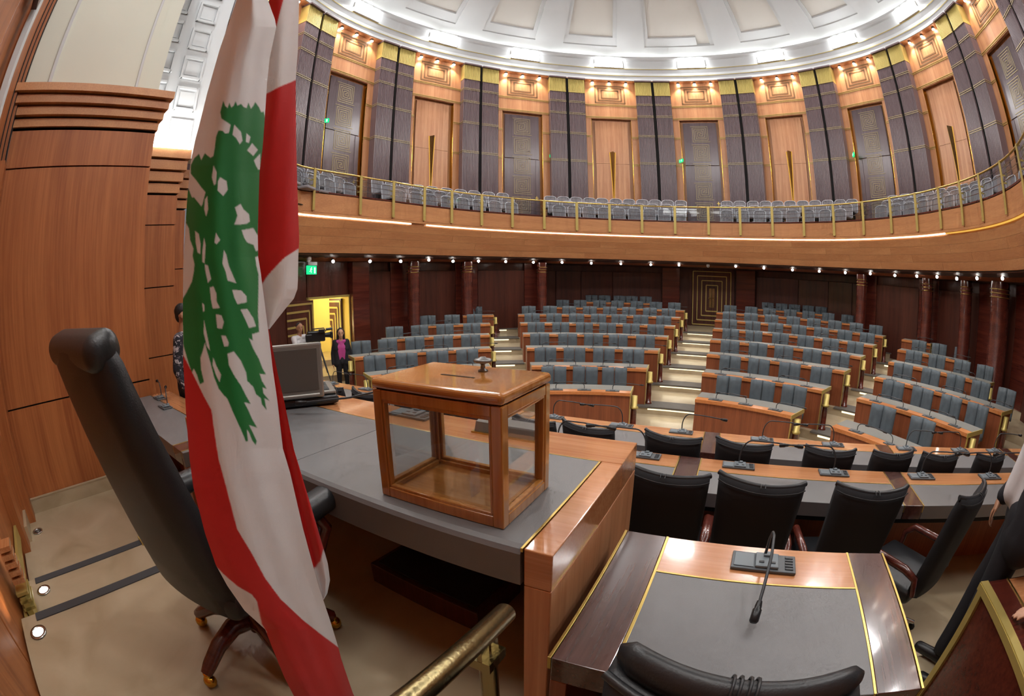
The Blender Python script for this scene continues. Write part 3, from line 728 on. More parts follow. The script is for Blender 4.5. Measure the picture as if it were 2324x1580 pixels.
# ---- floors
m = MB(); m.prism([RADIAL(11.2, k*10) for k in range(36)], -2.9, -2.68); struct('floor', m, 'marble', 'polished beige marble floor of the well')
QB = (.08, -5.95); G = .162
def RK(k): return 4.4+1.5*k-(.28 if k == 7 else 0)
def tread_poly(k, ta=-78, tb=78, dR=-.14):
    P = []; n = 50
    for i in range(n+1):
        t = ta+(tb-ta)*i/n; a, b = RADIAL(RK(k)+dR, t, QB)
        if math.hypot(a, b) < 10.35: P.append((a, b))
    a0 = ang(*P[-1]); a1 = ang(*P[0])
    for i in range(31): P.append(RADIAL(10.4, a0+(a1-a0)*i/30))
    return P
for k in range(1, 8):
    z1 = -2.68+G*k
    if k < 7: m = MB(); m.prism(tread_poly(k), z1-G, z1)
    else:
        m = MB()
        for ta, tb in ((-50, -7.0), (7.0, 50)): m.prism(tread_poly(k, ta, tb, -.5), z1-G, z1)
    st = struct('floor', m, 'marble', f'marble step carrying the {ORD[k]} bench row')
    if k < 7:
        m = MB(); m.arc([(RK(k)-.16, z1-.03), (RK(k)-.16, z1+.004), (RK(k)+.34, z1+.004), (RK(k)+.34, z1-.03)], -7.8 if k < 3 else -5.0, 7.8 if k < 3 else 5.0, 12, QB)
        for s in (-1, 1): m.arc([(RK(k)-.16, z1-.03), (RK(k)-.16, z1+.004), (RK(k)+.34, z1+.004), (RK(k)+.34, z1-.03)], s*29.5, s*38.5, 8, QB)
        m.build('nosing_strip', 'step_grey', st)
        m = MB(); d = math.degrees(.56/RK(k))
        m.arc([(RK(k)-.15, z1-.065), (RK(k)-.15, z1-.042), (RK(k)-.135, z1-.042), (RK(k)-.135, z1-.065)], -d, d, 4, QB)
        for s in (-1, 1): m.arc([(RK(k)-.15, z1-.075), (RK(k)-.15, z1-.04), (RK(k)-.135, z1-.04), (RK(k)-.135, z1-.075)], s*31.2, s*(30.3+math.degrees(.7/RK(k))), 4, QB)
        m.build('step_light', 'step_led', st)
for k in range(0, 6):
    a, b = RADIAL(RK(k+1)-.3, 0, QB); area('step_glow', W(a, b, -2.68+G*(k+1)-.04), W(a, b-.6, -2.68+G*k), .9, .5, (1, .88, .6), .05)

# ---- deputies' benches
def bench(k, t0, t1, label, group, posts):
    z = -2.68+G*k; R0 = RK(k); tm = (t0+t1)/2; q = QB; o = (*RADIAL(R0, tm, q), z)
    r = tag(empty('bench_desk', HM(o[0], o[1], z, 0)), label, 'desk', group)
    n = max(2, int((t1-t0)/2.5))
    m = MB(); m.arc([(R0, z), (R0, z+.70), (R0+.05, z+.70), (R0+.05, z)], t0, t1, n, q, o); m.build('front_panel', 'wood_bench', r)
    m = MB(); m.arc([(R0-.03, z+.70), (R0-.03, z+.755), (R0+.16, z+.755), (R0+.16, z+.70)], t0, t1, n, q, o); m.build('wood_strip', 'wood_bench_strip', r)
    m = MB(); m.arc([(R0+.16, z+.70), (R0+.16, z+.757), (R0+.55, z+.757), (R0+.55, z+.70)], t0, t1, n, q, o); m.build('leather_top', 'bench_leather', r)
    e = math.degrees(.03/R0)
    for t in (t0, t1-e): m = MB(); m.arc([(R0+.0, z), (R0+.0, z+.70), (R0+.5, z+.70), (R0+.5, z)], t, t+e, 1, q, o); m.build('end_panel', 'wood_bench', r)
    for t, on in ((t0, posts[0]), (t1, posts[1])):
        if not on: continue
        s = -1 if t == t0 else 1; tp = t+s*math.degrees(.07/R0); a, b = RADIAL(R0+.12, tp, q)
        M = Matrix.Translation((a-o[0], b-o[1], 0))
        m = MB(); m.lathe([(.075, 0), (.075, .03), (.055, .04), (.055, .44), (.07, .45)], 14, m=M); m.build('end_post', 'wood_mahogany', r)
        m = MB(); m.lathe([(.0, .45), (.078, .45), (.078, .48), (.058, .49), (.058, .68), (.0, .68)], 14, m=M); m.build('brass_cap', 'brass_matte', r)
        te = t-s*.0; m = MB(); m.arc([(R0-.035, z+.69), (R0-.035, z+.76), (R0+.55, z+.76), (R0+.55, z+.69)], min(te, te+s*e*.5), max(te, te+s*e*.5), 1, q, o)
        m.arc([(R0-.02, z), (R0-.02, z+.7), (R0+.02, z+.7), (R0+.02, z)], min(te, te+s*e*.4), max(te, te+s*e*.4), 1, q, o); m.build('brass_edge', 'brass_matte', r)
    return r
def seatproto(v):
    rnd = random.Random(v); p = Proto()
    for s in (-1, 1):
        m = MB(); n, k = 9, 7; vs = []
        for side in (0, 1):
            for i in range(n):
                for j in range(k):
                    u = i/(n-1); f = j/(k-1); x = s*.005+s*.245*u
                    wr = .010*math.sin(u*13+rnd.uniform(-.6, .6)+v)*(.3+f)+rnd.uniform(-.004, .004)
                    edge = .03*(1-min(1, 6*min(u, 1-u, f, 1-f)+.15)); y = (.26+.05*f-wr+edge) if side == 0 else (.34+.05*f-edge*.6)
                    z = .44+.565*f+rnd.uniform(-.003, .003)-.012*(u if j == k-1 else 0)
                    vs.append((x, y, z))
        L = n*k; fs = []
        for i in range(n-1):
            for j in range(k-1):
                a = i*k+j; fs += [(a, a+k, a+k+1, a+1), (L+a, L+a+1, L+a+k+1, L+a+k)]
        ring = [i*k for i in range(n)]+[(n-1)*k+j for j in range(1, k)]+[i*k+k-1 for i in range(n-2, -1, -1)]+[j for j in range(k-2, 0, -1)]
        fs += [(ring[i], ring[(i+1) % len(ring)], ring[(i+1) % len(ring)]+L, ring[i]+L) for i in range(len(ring))]
        m.add(vs, fs, True); p.part('back_pad', m, 'seat_fabric')
    m = MB(); m.bbox((0, .06, .44), (.46, .46, .09), .03); p.part('seat', m, 'seat_fabric')
    m = MB(); m.lathe([(.2, 0), (.2, .02), (.04, .05), (.035, .40)], 12, (0, .08, 0)); p.part('pedestal', m, 'black_plastic')
    return p
SP = [seatproto(v) for v in range(4)]
# conference microphones
def micproto(sx, L=.40, rise=.13, unit=(.25, .11)):
    p = Proto(); w_, d = unit
    m = MB(); m.bbox((0, 0, .006), (w_, d, .012), .004); m.bbox((.0, -.005, .016), (w_*.42, d*.7, .014), .004); m.bbox((w_*.36, 0, .013), (w_*.2, d*.7, .006), .002); p.part('base_unit', m, 'mic_grey')
    pts = [(0, .03, .015), (0, .03, .06)]
    for i in range(1, 7): a = PI/2*i/6; pts.append((sx*.09*(1-math.cos(a)), .03, .06+rise*.9*math.sin(a)*.62))
    zt = pts[-1][2]; pts += [(sx*(.09+L*.5), .02, zt+.01), (sx*(.09+L), .0, zt-.004)]
    m = MB(); m.tube(pts, .0065, 6); p.part('gooseneck', m, 'dark_plastic')
    m = MB(); e = Vector(pts[-1]); m.tube([e-Vector((sx*.005, 0, 0)), e+Vector((sx*.02, -.001, 0)), e+Vector((sx*.07, -.003, -.002))], .013, 8, rs=[.009, .014, .012]); p.part('microphone_head', m, 'black_plastic')
    return p
MR, ML = micproto(1), micproto(-1)
BLK = {'rc': 'centre block away from the flag', 'lc': 'centre block on the flag side', 'rr': 'outer block away from the flag', 'll': 'outer block on the flag side'}
def ain(k): return math.degrees(math.asin(.58/RK(k)))
BEN = []
for k in range(8):
    if k < 7:
        BEN += [('rc', k, ain(k)-.4, 30.4 if k < 6 else 24.6, [3, 4, 5, 6, 7, 8, 7][k]), ('lc', k, -29.6 if k < 6 else -24.2, -ain(k)-.6, [3, 4, 5, 6, 7, 8, 7][k])]
    else: BEN += [('rc', 7, 8.0, 19.2, 5), ('lc', 7, -19.2, -8.0, 5)]
ti = [40.4, 37.8, 36.3, 35.5, 34.7, 33.6]; to = [60, 62.0, 61.5, 53.8, 46.5, 38.5]
for k in range(6): BEN += [('rr', k, ti[k], to[k], [2, 4, 5, 4, 3, 1][k]), ('ll', k, -to[k], -ti[k], [2, 4, 5, 4, 3, 1][k])]
for bl, k, t0, t1, n in BEN:
    nm = BLK[bl]; z = -2.68+G*k
    bench(k, t0, t1, f'curved red-brown bench desk with grey top, {ORD[k]} row, {nm}', 'deputies\' bench desks', (bl == 'll' and k < 3, True))
    inner_first = bl in ('rc', 'rr')
    pad = math.degrees((.36 if k < 6 else .5)/RK(k)); Rc = RK(k)+.72
    for i in range(n):
        f = (i+.5)/n; t = t0+pad*.2+(t1-t0-pad*.4)*f; j = i if inner_first else n-1-i
        a, b = RADIAL(Rc, t, QB); jt = random.uniform(-.03, .03)
        random.choice(SP).inst('deputy_chair', f'grey two-pad seat behind {ORD[k]} bench, {nm}, {ORD[j]} from aisle', 'chair', a, b, z, t+random.uniform(-5, 5), 'grey two-pad deputies\' seats')
        if bl == 'rr' and k == 5: pass
        a, b = RADIAL(RK(k)+.09, t+(.6/RK(k)*57.3*.0), QB)
        ((MR if i % 2 == 0 else ML)).inst('bench_microphone', f'gooseneck microphone on {ORD[k]} bench, {nm}, {ORD[j]} from aisle', 'microphone', a, b, z+.755, t, 'bench microphones')
# ================================================================== THE PODIUM
def slab(name, a0, a1, b0, b1, z0, z1, mat='marble', label=None):
    m = MB(); m.box(((a0+a1)/2, (b0+b1)/2, (z0+z1)/2), (a1-a0, b1-b0, z1-z0)); return struct(name, m, mat, label)
slab('floor', -1.34, .88, -10.05, -7.66, -2.9, -1.46, 'marble', 'polished beige marble floor of the president\'s dais')
slab('floor', -2.07, -1.34, -10.05, -7.66, -2.9, -1.63, 'marble', 'marble step down beside the dais')
slab('floor', -6.5, -2.07, -10.05, -7.4, -2.9, -1.80, 'marble', 'lower marble landing by the wooden flank')
slab('floor', .88, 4.5, -10.05, -7.66, -2.9, -1.70, 'marble', 'marble landing under the near clerk desk')
slab('floor', -5.4, 5.2, -7.66, -6.0, -2.9, -2.03, 'marble', 'tier under the second long desk')
slab('floor', -6.6, 6.0, -6.0, -4.6, -2.9, -2.28, 'marble', 'tier under the front long desk')
for a, z in ((-1.34, -1.46), (-2.07, -1.63)):
    m = MB(); m.box((a+.04, -9.5+.10, z+.003), (.075, 1.05, .006)); s_ = struct('trim_4', m, 'strip_grey')
    m = MB(); m.box((a+.04, -8.84, z+.012), (.11, .10, .03)); m.box((a-.0, -8.84, z-.05), (.02, .1, .1)); m.build('brass_end', 'brass_matte', s_)
for k, (px, py, z, on) in enumerate([(88, 1437, -1.46, 1), (100, 1341, -1.63, 1), (86, 1207, -1.80, 0)]):
    a, b, _ = PX(px, py, z)
    q = thing('floor_light', ['round lit uplight in the marble below both grey nosing strips', 'round lit uplight between the two grey nosing strips', 'round unlit floor uplight below the wooden flank'][k], 'floor light', a, b, z, 0)
    m = MB(); m.lathe([(.0, .003), (.062, .003), (.064, .008), (.045, .009), (.045, .004)], 28); m.build('ring', 'chrome', q)
    m = MB(); m.lathe([(.0, .006), (.045, .006), (.0, .009)], 24); m.build('lens', 'floor_lamp_glass' if on else 'steel_grey', q)
    if on: spot('uplight_beam', W(a, b, z+.03), W(a, b-.35, z+1.6), 7, 80, (1, .85, .6), .8, .03)
# ---- wooden flanks
def flank(a, b0, b1, z0, zc, ztop, name, label, thick=.5, grooves=(), crown=True, dirx=-1):
    r = tag(empty(name, H0), label, None, None, 'structure')
    zs = [z0]+list(grooves)+[zc]
    for u, v in zip(zs, zs[1:]):
        m = MB(); m.box((a-thick/2, (b0+b1)/2, (u+v)/2+.0), (thick, b1-b0, v-u-.016)); m.build('veneer_panel', 'wood_flank', r)
    m = MB(); m.box((a-thick/2-.01, (b0+b1)/2, (z0+zc)/2), (thick-.03, b1-b0-.03, zc-z0)); m.build('core', 'shadow_black', r)
    if crown:
        n = 4; h = (ztop-zc)/n
        for i in range(n):
            o = .03+.05*i; m = MB(); m.box((a-thick/2+o/2, (b0+b1)/2+.0, zc+h*(i+.5)+.01), (thick+o, b1-b0+o*1.2, h-.025)); m.build('crown_board', 'wood_boards', r)
        m = MB(); m.box((a-thick/2, (b0+b1)/2, (zc+ztop)/2), (thick+.0, b1-b0, ztop-zc-.03)); m.build('crown_core', 'shadow_black', r)
    return r
flank(-3.75, -9.86, -8.0, -1.8, 1.82, 2.26, 'wall_left', 'tall wood-veneered flank with a stepped crown beside the dais', 1.2, (-.79, 1.43))
flank(-5.60, -9.8, -6.95, -2.2, 1.55, 2.22, 'wall_left', 'second wood flank behind the first', .7, (-.79, .2, 1.1))
flank(-6.5, -8.5, -6.45, -2.2, 1.5, 2.16, 'wall_left', 'third wood flank behind the second', .7, (-.7, .5))
# stepped corner mouldings rising at the near end of the flank
r = tag(empty('trim_3', H0), 'stepped wooden corner mouldings rising past the crown', None, None, 'structure')
for i in range(4):
    m = MB(); m.box((-3.70+.055*i, -9.90-.045*i, 3.4), (.10, .045, 4.0)); m.build('moulding', 'wood_flank', r)
    m = MB(); m.box((-3.715+.055*i, -9.874-.045*i, 3.4), (.10, .012, 4.0)); m.build('shadow_gap', 'shadow_black', r)
m = MB(); m.box((-3.4, -10.02, -1.0), (1.0, .1, 14)); m.build('return_panel', 'wood_flank', r)
m = MB(); m.box((-2.62, -9.96, 3.9), (.20, .06, 5.0)); m.build('pale_stile', 'plaster', r)
m = MB(); m.box((-2.05, -9.96, 4.2), (.85, .06, 3.6)); m.build('dark_panel', 'wood_dark', r)
for zz in (3.55, 3.70): m = MB(); m.box((-2.05, -9.92, zz), (.85, .03, .03)); m.build('brass_band', 'brass_matte', r)
m = MB(); m.box((-3.66, -9.93, -.2), (.30, .16, 3.3)); m.build('corner_block', 'wood_flank', r)
# marble base
m = MB(); m.box((-3.735, -8.94, -1.73), (.04, 1.9, .15)); m.box((-3.725, -8.94, -1.652), (.03, 1.9, .012)); m.box((-3.42, -9.955, -1.73), (.65, .04, .15)); struct('baseboard_left', m, 'marble')
# wall behind the photographer
r = tag(empty('wall_rear', H0), 'wood-panelled wall behind the dais', None, None, 'structure')
for k in range(7):
    m = MB(); m.bbox((-2.6+1.1*k, -10.12, 1.2), (1.08, .1, 6.2), .01); m.build('veneer_panel', 'wood_flank', r)
m = MB(); m.box((-2.2, -10.04, -1.60), (2.2, .03, .12)); m.build('brass_plinth', 'brass_matte', r)
# brass upright with slats in the lower corner
a, b, z = PX(48, 1385, -1.30)
q = thing('brass_grille', 'small slatted brass fitting with wooden ribs in the bottom corner by the uplights', 'grille', -1.62, -9.98, -1.63, 0)
m = MB()
for k in range(3): m.box((0, .0, .12+.05*k), (.24, .10, .02))
m.box((0, -.01, .1), (.24, .05, .2)); m.build('slatted_box', 'brass_matte', q)
m = MB()
for k in range(5): m.box((.06, .02, .30+.05*k), (.12, .10, .03))
m.build('wooden_ribs', 'wood_desk', q)
m = MB(); m.box((-6.0, -10.1, 1.5), (5, .1, 8)); m.box((6.5, -10.1, 1.5), (5, .1, 8)); struct('wall_rear_side', m, 'wood_flank')
m = MB(); m.box((0, -10.4, 6.1), (16, 5.5, .1)); struct('ceiling', m, 'plaster', 'flat ceiling over the dais')
# cream wall and coffered arch above the flanks
r = tag(empty('wall_left_upper', H0), 'cream plaster wall with a framed recessed panel above the wood flank', None, None, 'structure')
m = MB(); m.box((-4.35, -9.0, 4.2), (.3, 2.1, 4.2)); m.build('plaster_face', 'plaster_cream', r)
m = MB()
for b in (-9.55, -8.28): m.box((-4.19, b, 4.5), (.03, .05, 4.4))
m.box((-4.19, -8.92, 2.46), (.03, 1.3, .05)); m.build('panel_frame', 'plaster', r)
m = MB(); m.box((-4.18, -8.22, 4.6), (.02, .10, 4.2)); m.build('inner_reveal', 'plaster_cream', r)
r = tag(empty('ceiling', H0), 'white coffered arch beyond the wood flanks', None, None, 'structure')
for b0, b1, aa in ((-8.0, -7.30, -5.62), (-7.30, -6.5, -5.75)):
    m = MB(); m.box((aa-.2, (b0+b1)/2, 5.3), (.3, b1-b0, 6.2)); m.build('plaster_band', 'plaster', r)
    for k in range(9):
        zc = 2.62+.58*k; bc = -7.62 if b0 < -7.5 else -6.98
        m = MB(); s = .19
        for sg in (-1, 1): m.box((aa-.04, bc+sg*s, zc), (.07, .04, 2*s+.04)); m.box((aa-.04, bc, zc+sg*s), (.07, 2*s, .04))
        m.box((aa-.045, bc, zc), (.01, .26, .26)); m.build('coffer', 'plaster', r)
m = MB(); m.box((-6.9, -5.6, 5.3), (2.4, .15, 6.2)); m.build('arch_end', 'plaster', r)
area('arch_uplight', W(-5.35, -7.35, 2.30), W(-5.75, -7.3, 3.3), .9, 26, (1, .98, .95), .15)
m = MB(); m.bbox((-5.45, -7.3, 2.27), (.14, .9, .06), .01); q = tag(m.build('cove_lamp', 'lamp_down', None, H0), 'glaring white cove lamp on top of the second wood flank', 'lamp')

spot('flank_beam', W(-3.42, -7.86, 1.25), W(-3.74, -8.36, -.55), 14, 16, (1, .86, .66), .9, .04)  # added spot with no fixture, for hall light slanting between the flanks
# ---- president's desk
DZ = -.70
A0, A1, B0, B1 = -1.52, .82, -8.42, -7.45
ds = tag(empty('president_desk', HM((A0+A1)/2, (B0+B1)/2, -1.46)), 'large glossy wood desk with a grey leather top, carrying the ballot box', 'desk')
O = ((A0+A1)/2, (B0+B1)/2, -1.46)
def lb(mb, a0, a1, b0, b1, z0, z1, r=.004): mb.bbox(((a0+a1)/2-O[0], (b0+b1)/2-O[1], (z0+z1)/2-O[2]), (a1-a0, b1-b0, z1-z0), r)
m = MB(); lb(m, A0+.05, A1, B1-.27, B1, DZ-.13, DZ); lb(m, A1-.085, A1, B0, B1-.27, DZ-.13, DZ-.0); m.build('wood_border', 'wood_desk', ds)
m = MB(); lb(m, A1-.085, A1, B0+.0, B1, -2.6, DZ-.131); m.build('side_panel', 'wood_vertical', ds)
m = MB(); lb(m, A0, A0+.085, B0, B1, -1.46, DZ); m.build('side_panel', 'wood_vertical', ds)
sm = -.35
for a0, a1 in ((A0+.087, sm-.002), (sm+.002, A1-.094)):
    m = MB()
    Y = lambda b: b-O[1]
    prof = [(B1-.28, DZ+.002), (B0+.02, DZ+.002), (B0+.004, DZ-.006), (B0-.004, DZ-.02), (B0-.004, DZ-.13), (B0+.03, DZ-.13), (B1-.28, DZ-.02)]
    n = len(prof); vs = [(x-O[0], y-O[1], z-O[2]) for x in (a0, a1) for y, z in prof]
    m.add(vs, [tuple(range(n)), tuple(range(n, 2*n))[::-1]]+[(i, n+i, n+(i+1) % n, (i+1) % n) for i in range(n)]); m.build('leather_top', 'desk_leather', ds)
m = MB(); lb(m, A0+.087, A1-.087, B1-.281, B1-.273, DZ-.01, DZ+.003, .001); lb(m, A1-.094, A1-.086, B0-.004, B1-.273, DZ-.01, DZ+.003, .001); m.build('brass_inlay', 'brass', ds)
m = MB(); lb(m, A0+.1, A1-.1, B1-.12, B1-.02, -2.6, DZ-.13); m.build('modesty_panel', 'wood_bench', ds)
q = thing('footrest_box', 'low wooden footrest box on the dark floor under the desk', 'footrest', .15, -7.92, -1.46, 4)
m = MB(); m.bbox((-.1, 0, .06), (.66, .36, .12), .006); m.build('box', 'wood_dark', q); m = MB(); m.bbox((-.1, 0, .124), (.60, .30, .008), .002); m.build('tread_mat', 'carpet_dark', q)

# ---- ballot box
fr, fl_, br = PX(1143.5, 1205.5, DZ), PX(868.4, 1123.4, DZ), PX(1248, 1108, DZ)
ux = Vector((fr[0]-fl_[0], fr[1]-fl_[1])); LB = ux.length; ux.normalize(); DB = Vector((br[0]-fr[0], br[1]-fr[1])).length
tb = math.degrees(math.atan2(-ux.y, ux.x))
cxb = (fr[0]+fl_[0])/2-ux.y*DB/2; cyb = (fr[1]+fl_[1])/2+ux.x*DB/2
HB = .372
bx = thing('ballot_box', 'wooden ballot box with glass sides, slotted lid and dark knob on the desk', 'ballot box', cxb, cyb, DZ+.003, tb)
hw, hd = LB/2, DB/2; P_ = .035
for sx in (-1, 1):
    for sy in (-1, 1):
        m = MB(); m.bbox((sx*(hw-P_/2), sy*(hd-P_/2), HB/2-.0), (P_, P_, HB), .004); m.build('corner_post', 'wood_box', bx)
for z, h in ((.018, .036), (HB-.017, .032)):
    for sy in (-1, 1): m = MB(); m.bbox((0, sy*(hd-.018), z), (2*hw-2*P_, .034, h), .003); m.build('frame_rail', 'wood_box', bx)
    for sx in (-1, 1): m = MB(); m.bbox((sx*(hw-.018), 0, z), (.034, 2*hd-2*P_, h), .003); m.build('frame_rail', 'wood_box', bx)
m = MB()
for sy in (-1, 1):
    for sx in (-1, 1): m.bbox((sx*(hw-P_-.005), sy*(hd-.014), HB/2), (.010, .02, HB-.07), .003)
    for z in (.040, HB-.037): m.bbox((0, sy*(hd-.014), z), (2*hw-2*P_, .02, .012), .003)
for sx in (-1, 1):
    for sy in (-1, 1): m.bbox((sx*(hw-.014), sy*(hd-P_-.005), HB/2), (.02, .010, HB-.07), .003)
    for z in (.040, HB-.037): m.bbox((sx*(hw-.014), 0, z), (.02, 2*hd-2*P_, .012), .003)
m.build('inner_beading', 'wood_box', bx)
m = MB(); m.bbox((0, 0, .014), (2*hw-.06, 2*hd-.06, .014), .002); m.build('floor_board', 'wood_box_lid', bx)
for sy in (-1, 1): m = MB(); m.box((0, sy*(hd-.02), HB/2), (2*hw-2*P_+.01, .003, HB-.07)); m.build('glass_pane', 'box_glass', bx)
for sx in (-1, 1): m = MB(); m.box((sx*(hw-.02), 0, HB/2), (.003, 2*hd-2*P_+.01, HB-.07)); m.build('glass_pane', 'box_glass', bx)
# lid with a slot
m = MB(); lz0, lz1 = HB+.002, HB+.036; lw_, ld = hw+.004, hd+.004
sl = (.075, .006)
bm = bmesh.new()
bmesh.ops.create_cube(bm, size=1)
for v in bm.verts: v.co = Vector((v.co.x*2*lw_, v.co.y*2*ld, lz0+(v.co.z+.5)*(lz1-lz0)))
bmesh.ops.bevel(bm, geom=[e for e in bm.edges], offset=.014, segments=4, affect='EDGES', profile=.5)
bm.verts.index_update(); m.add([v.co for v in bm.verts], [[v.index for v in f.verts] for f in bm.faces], False); bm.free()
lid = m.build('lid', 'wood_box_lid', bx)
m = MB(); m.box((.0, -.02, lz1+.0004), (.125, .008, .0016)); m.build('slot', 'shadow_black', lid)
m = MB(); m.bbox((0, 0, lz0-.001), (2*hw-.02, 2*hd-.02, .005), .001); m.build('shadow_gap', 'shadow_black', bx)
m = MB(); m.lathe([(.0, 0), (.016, 0), (.016, .004), (.008, .008), (.007, .022), (.012, .026), (.028, .030), (.032, .035), (.026, .041), (.012, .044), (.010, .047), (.0, .048)], 24, (.03, .085, lz1)); m.build('knob', 'steel_grey', lid)

# ---- name plaque, laptop, microphones on the desk
a, b, _ = PX(1153, 990, DZ)
q = thing('name_plaque', 'grey wedge name plaque on a brass-edged base behind the ballot box', 'plaque', .235, -7.575, DZ, 0)
m = MB(); m.box((0, 0, .004), (.33, .12, .008)); m.build('brass_base', 'brass', q)
m = MB(); vs = [(-.155, -.045, .008), (.155, -.045, .008), (.155, .05, .008), (-.155, .05, .008), (-.155, -.03, .05), (.155, -.03, .05), (.155, .03, .062), (-.155, .03, .062)]
m.add(vs, [(0, 1, 2, 3), (4, 7, 6, 5), (0, 4, 5, 1), (1, 5, 6, 2), (2, 6, 7, 3), (3, 7, 4, 0)]); m.build('wedge', 'plaque_face', q)
lt = thing('laptop', 'silver laptop with its lid raised, seen from behind the flag on the desk', 'laptop', -1.06, -7.86, DZ, 29.5-87)
# local x runs along the lid, y away from the photographer
m = MB()
vs = []
for x, y0, y1 in ((-.26, -.03, .30), (.24, -.03, .30)): pass
m.bbox((.02, .17, .035), (.56, .36, .05), .02); m.build('dark_stand', 'black_plastic', lt)
m = MB(); m.bbox((.04, .19, .072), (.50, .32, .022), .008); kb = m.build('keyboard_deck', 'silver_plastic', lt)
m = MB()
for k in range(6): m.box((.04, .08+.04*k, .085), (.42, .026, .006))
m.build('key_row', 'mic_grey', kb)
M = Matrix.Translation((-.02, -.0, .06)) @ Matrix.Rotation(R_(4), 4, 'X')
m = MB(); m.bbox((0, 0, .165), (.46, .03, .33), .012, m=M @ Matrix.Translation((0, 0, .165))); ld_ = m.build('lid_frame', 'silver_plastic', lt)
m = MB(); m.bbox((0, 0, 0), (.40, .006, .25), .004, m=M @ Matrix.Translation((0, -.016, .175))); m.build('dark_panel', 'screen_dark', ld_)
m = MB(); m.tube([M @ Vector((-.2, -.012, .018)), M @ Vector((.2, -.012, .018))], .014, 10); m.build('hinge_bar', 'silver_plastic', ld_)
m = MB(); m.bbox((0, 0, 0), (.032, .0115, .004), .001); BTN1 = m.mesh('button', 'dark_plastic')
m = MB(); m.bbox((0, 0, 0), (.02, .012, .004), .001); BTN2 = m.mesh('button', 'dark_plastic')
def mic(name_lab, a, b, z, t, pts, unit=(.25, .115), big=True):
    q = thing('desk_microphone', name_lab, 'microphone', a, b, z, t)
    w_, d = unit
    m = MB(); m.bbox((0, 0, .007), (w_, d, .014), .004); bu = m.build('base_unit', 'mic_grey', q)
    m = MB(); m.bbox((-w_*.31, 0, .0155), (w_*.30, d*.78, .003), .001); m.build('speaker_grille', 'mic_light', bu)
    m = MB(); m.bbox((.01, .0, .019), (w_*.36, d*.82, .012), .004); m.bbox((.012, .03, .027), (w_*.14, .03, .014), .004); m.build('control_panel', 'mic_light', bu)
    for k in range(5): put('button', BTN1, bu, Matrix.Translation((w_*.39, -d*.32+d*.16*k, .0155)))
    for s in (-1, 1): put('button', BTN2, bu, Matrix.Translation((.01+s*.022, -.02, .026)))
    m = MB(); m.tube(pts, .0058, 8); m.build('gooseneck', 'dark_plastic', q)
    e = Vector(pts[-1]); dv = (e-Vector(pts[-2])).normalized()
    m = MB(); m.tube([e-dv*.006, e+dv*.012, e+dv*.02, e+dv*.022, e+dv*.06, e+dv*.066], .012, 12, rs=[.009, .012, .012, .0155, .0155, .011]); m.build('microphone_head', 'black_plastic', q)
    return q
def arcneck(dx, dy, L, rise):
    h = math.hypot(dx, dy); dx /= h; dy /= h; pts = [(0, .03, .02), (0, .03, .07)]
    for i in range(1, 8): an = PI/2*i/7; r = .085; pts.append((dx*r*(1-math.cos(an)), .03+dy*r*(1-math.cos(an)), .07+(rise-.07)*math.sin(an)))
    for f in (.4, .7, 1): pts.append((dx*(.085+L*f), .03+dy*(.085+L*f), rise+.006*math.sin(f*3)-.01*f))
    return pts
mic('gooseneck microphone on the desk behind the ballot box, seen through its glass', -.36, -7.55, DZ, 0, [(0, .03, .02), (0, .03, .10), (-.02, .0, .15), (-.10, -.06, .15), (-.30, -.18, .10), (-.52, -.33, .075)], (.26, .12))
mic('gooseneck microphone standing alone on the near clerk desk, head drooping', 1.44, -7.92, -.95, 2, [(0, .03, .02), (0, .025, .10), (.003, .0, .14), (.004, -.05, .155), (.0, -.15, .142), (-.008, -.24, .11), (-.014, -.31, .06)], (.25, .115))

# ---- clerks' desks
def long_desk(name, label, a0, a1, b0, b1, z, zf, divs, group=None, strip=.24, ends=True):
    cx, cy = (a0+a1)/2, (b0+b1)/2
    r = tag(empty(name, HM(cx, cy, zf)), label, 'desk', group)
    def L(mb, x0, x1, y0, y1, z0, z1, rr=.003): mb.bbox(((x0+x1)/2-cx, (y0+y1)/2-cy, (z0+z1)/2-zf), (x1-x0, y1-y0, z1-z0), rr)
    e = [a0]+sorted(divs)+[a1]; xs = []
    dw = .17; cur = a0
    for d in sorted(divs): xs.append((cur, d-dw/2)); cur = d+dw/2
    xs.append((cur, a1))
    for x0, x1 in xs:
        if x1-x0 < .02: continue
        m = MB(); L(m, x0, x1, b1-strip, b1, z-.05, z); m.build('wood_strip', 'wood_desk', r)
        m = MB(); L(m, x0, x1, b0, b1-strip-.008, z-.10, z); m.build('leather_top', 'desk_leather', r)
        m = MB(); L(m, x0, x1, b1-strip-.008, b1-strip, z-.02, z+.002, .001); m.build('brass_inlay', 'brass', r)
    for d in divs:
        m = MB(); L(m, d-dw/2+.006, d+dw/2-.006, b0, b1, z-.10, z+.0005); m.build('dark_divider', 'wood_dark_top', r)
        m = MB()
        for s in (-1, 1): L(m, d+s*(dw/2)-.005, d+s*(dw/2)+.005, b0, b1, z-.05, z+.002, .001)
        m.build('brass_inlay', 'brass', r)
    m = MB(); L(m, a0+.02, a1-.02, b1-.06, b1-.01, zf, z-.05); m.build('front_panel', 'wood_bench', r)
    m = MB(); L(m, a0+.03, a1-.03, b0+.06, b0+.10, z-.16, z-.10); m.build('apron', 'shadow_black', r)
    if ends:
        for x0 in (a0, a1-.05): m = MB(); L(m, x0, x0+.05, b0, b1, zf, z-.1); m.build('end_panel', 'wood_bench', r)
    return r
long_desk('clerk_desk', 'near clerk desk with grey leather, dark glossy end strips and brass lines', .885, 1.975, -8.56, -7.80, -.95, -1.70, [.965, 1.89])
long_desk('clerk_desk', 'clerk desk beyond the flag where the officer stands', -3.72, -1.62, -8.45, -7.80, -.95, -1.80, [-1.75], ends=True)
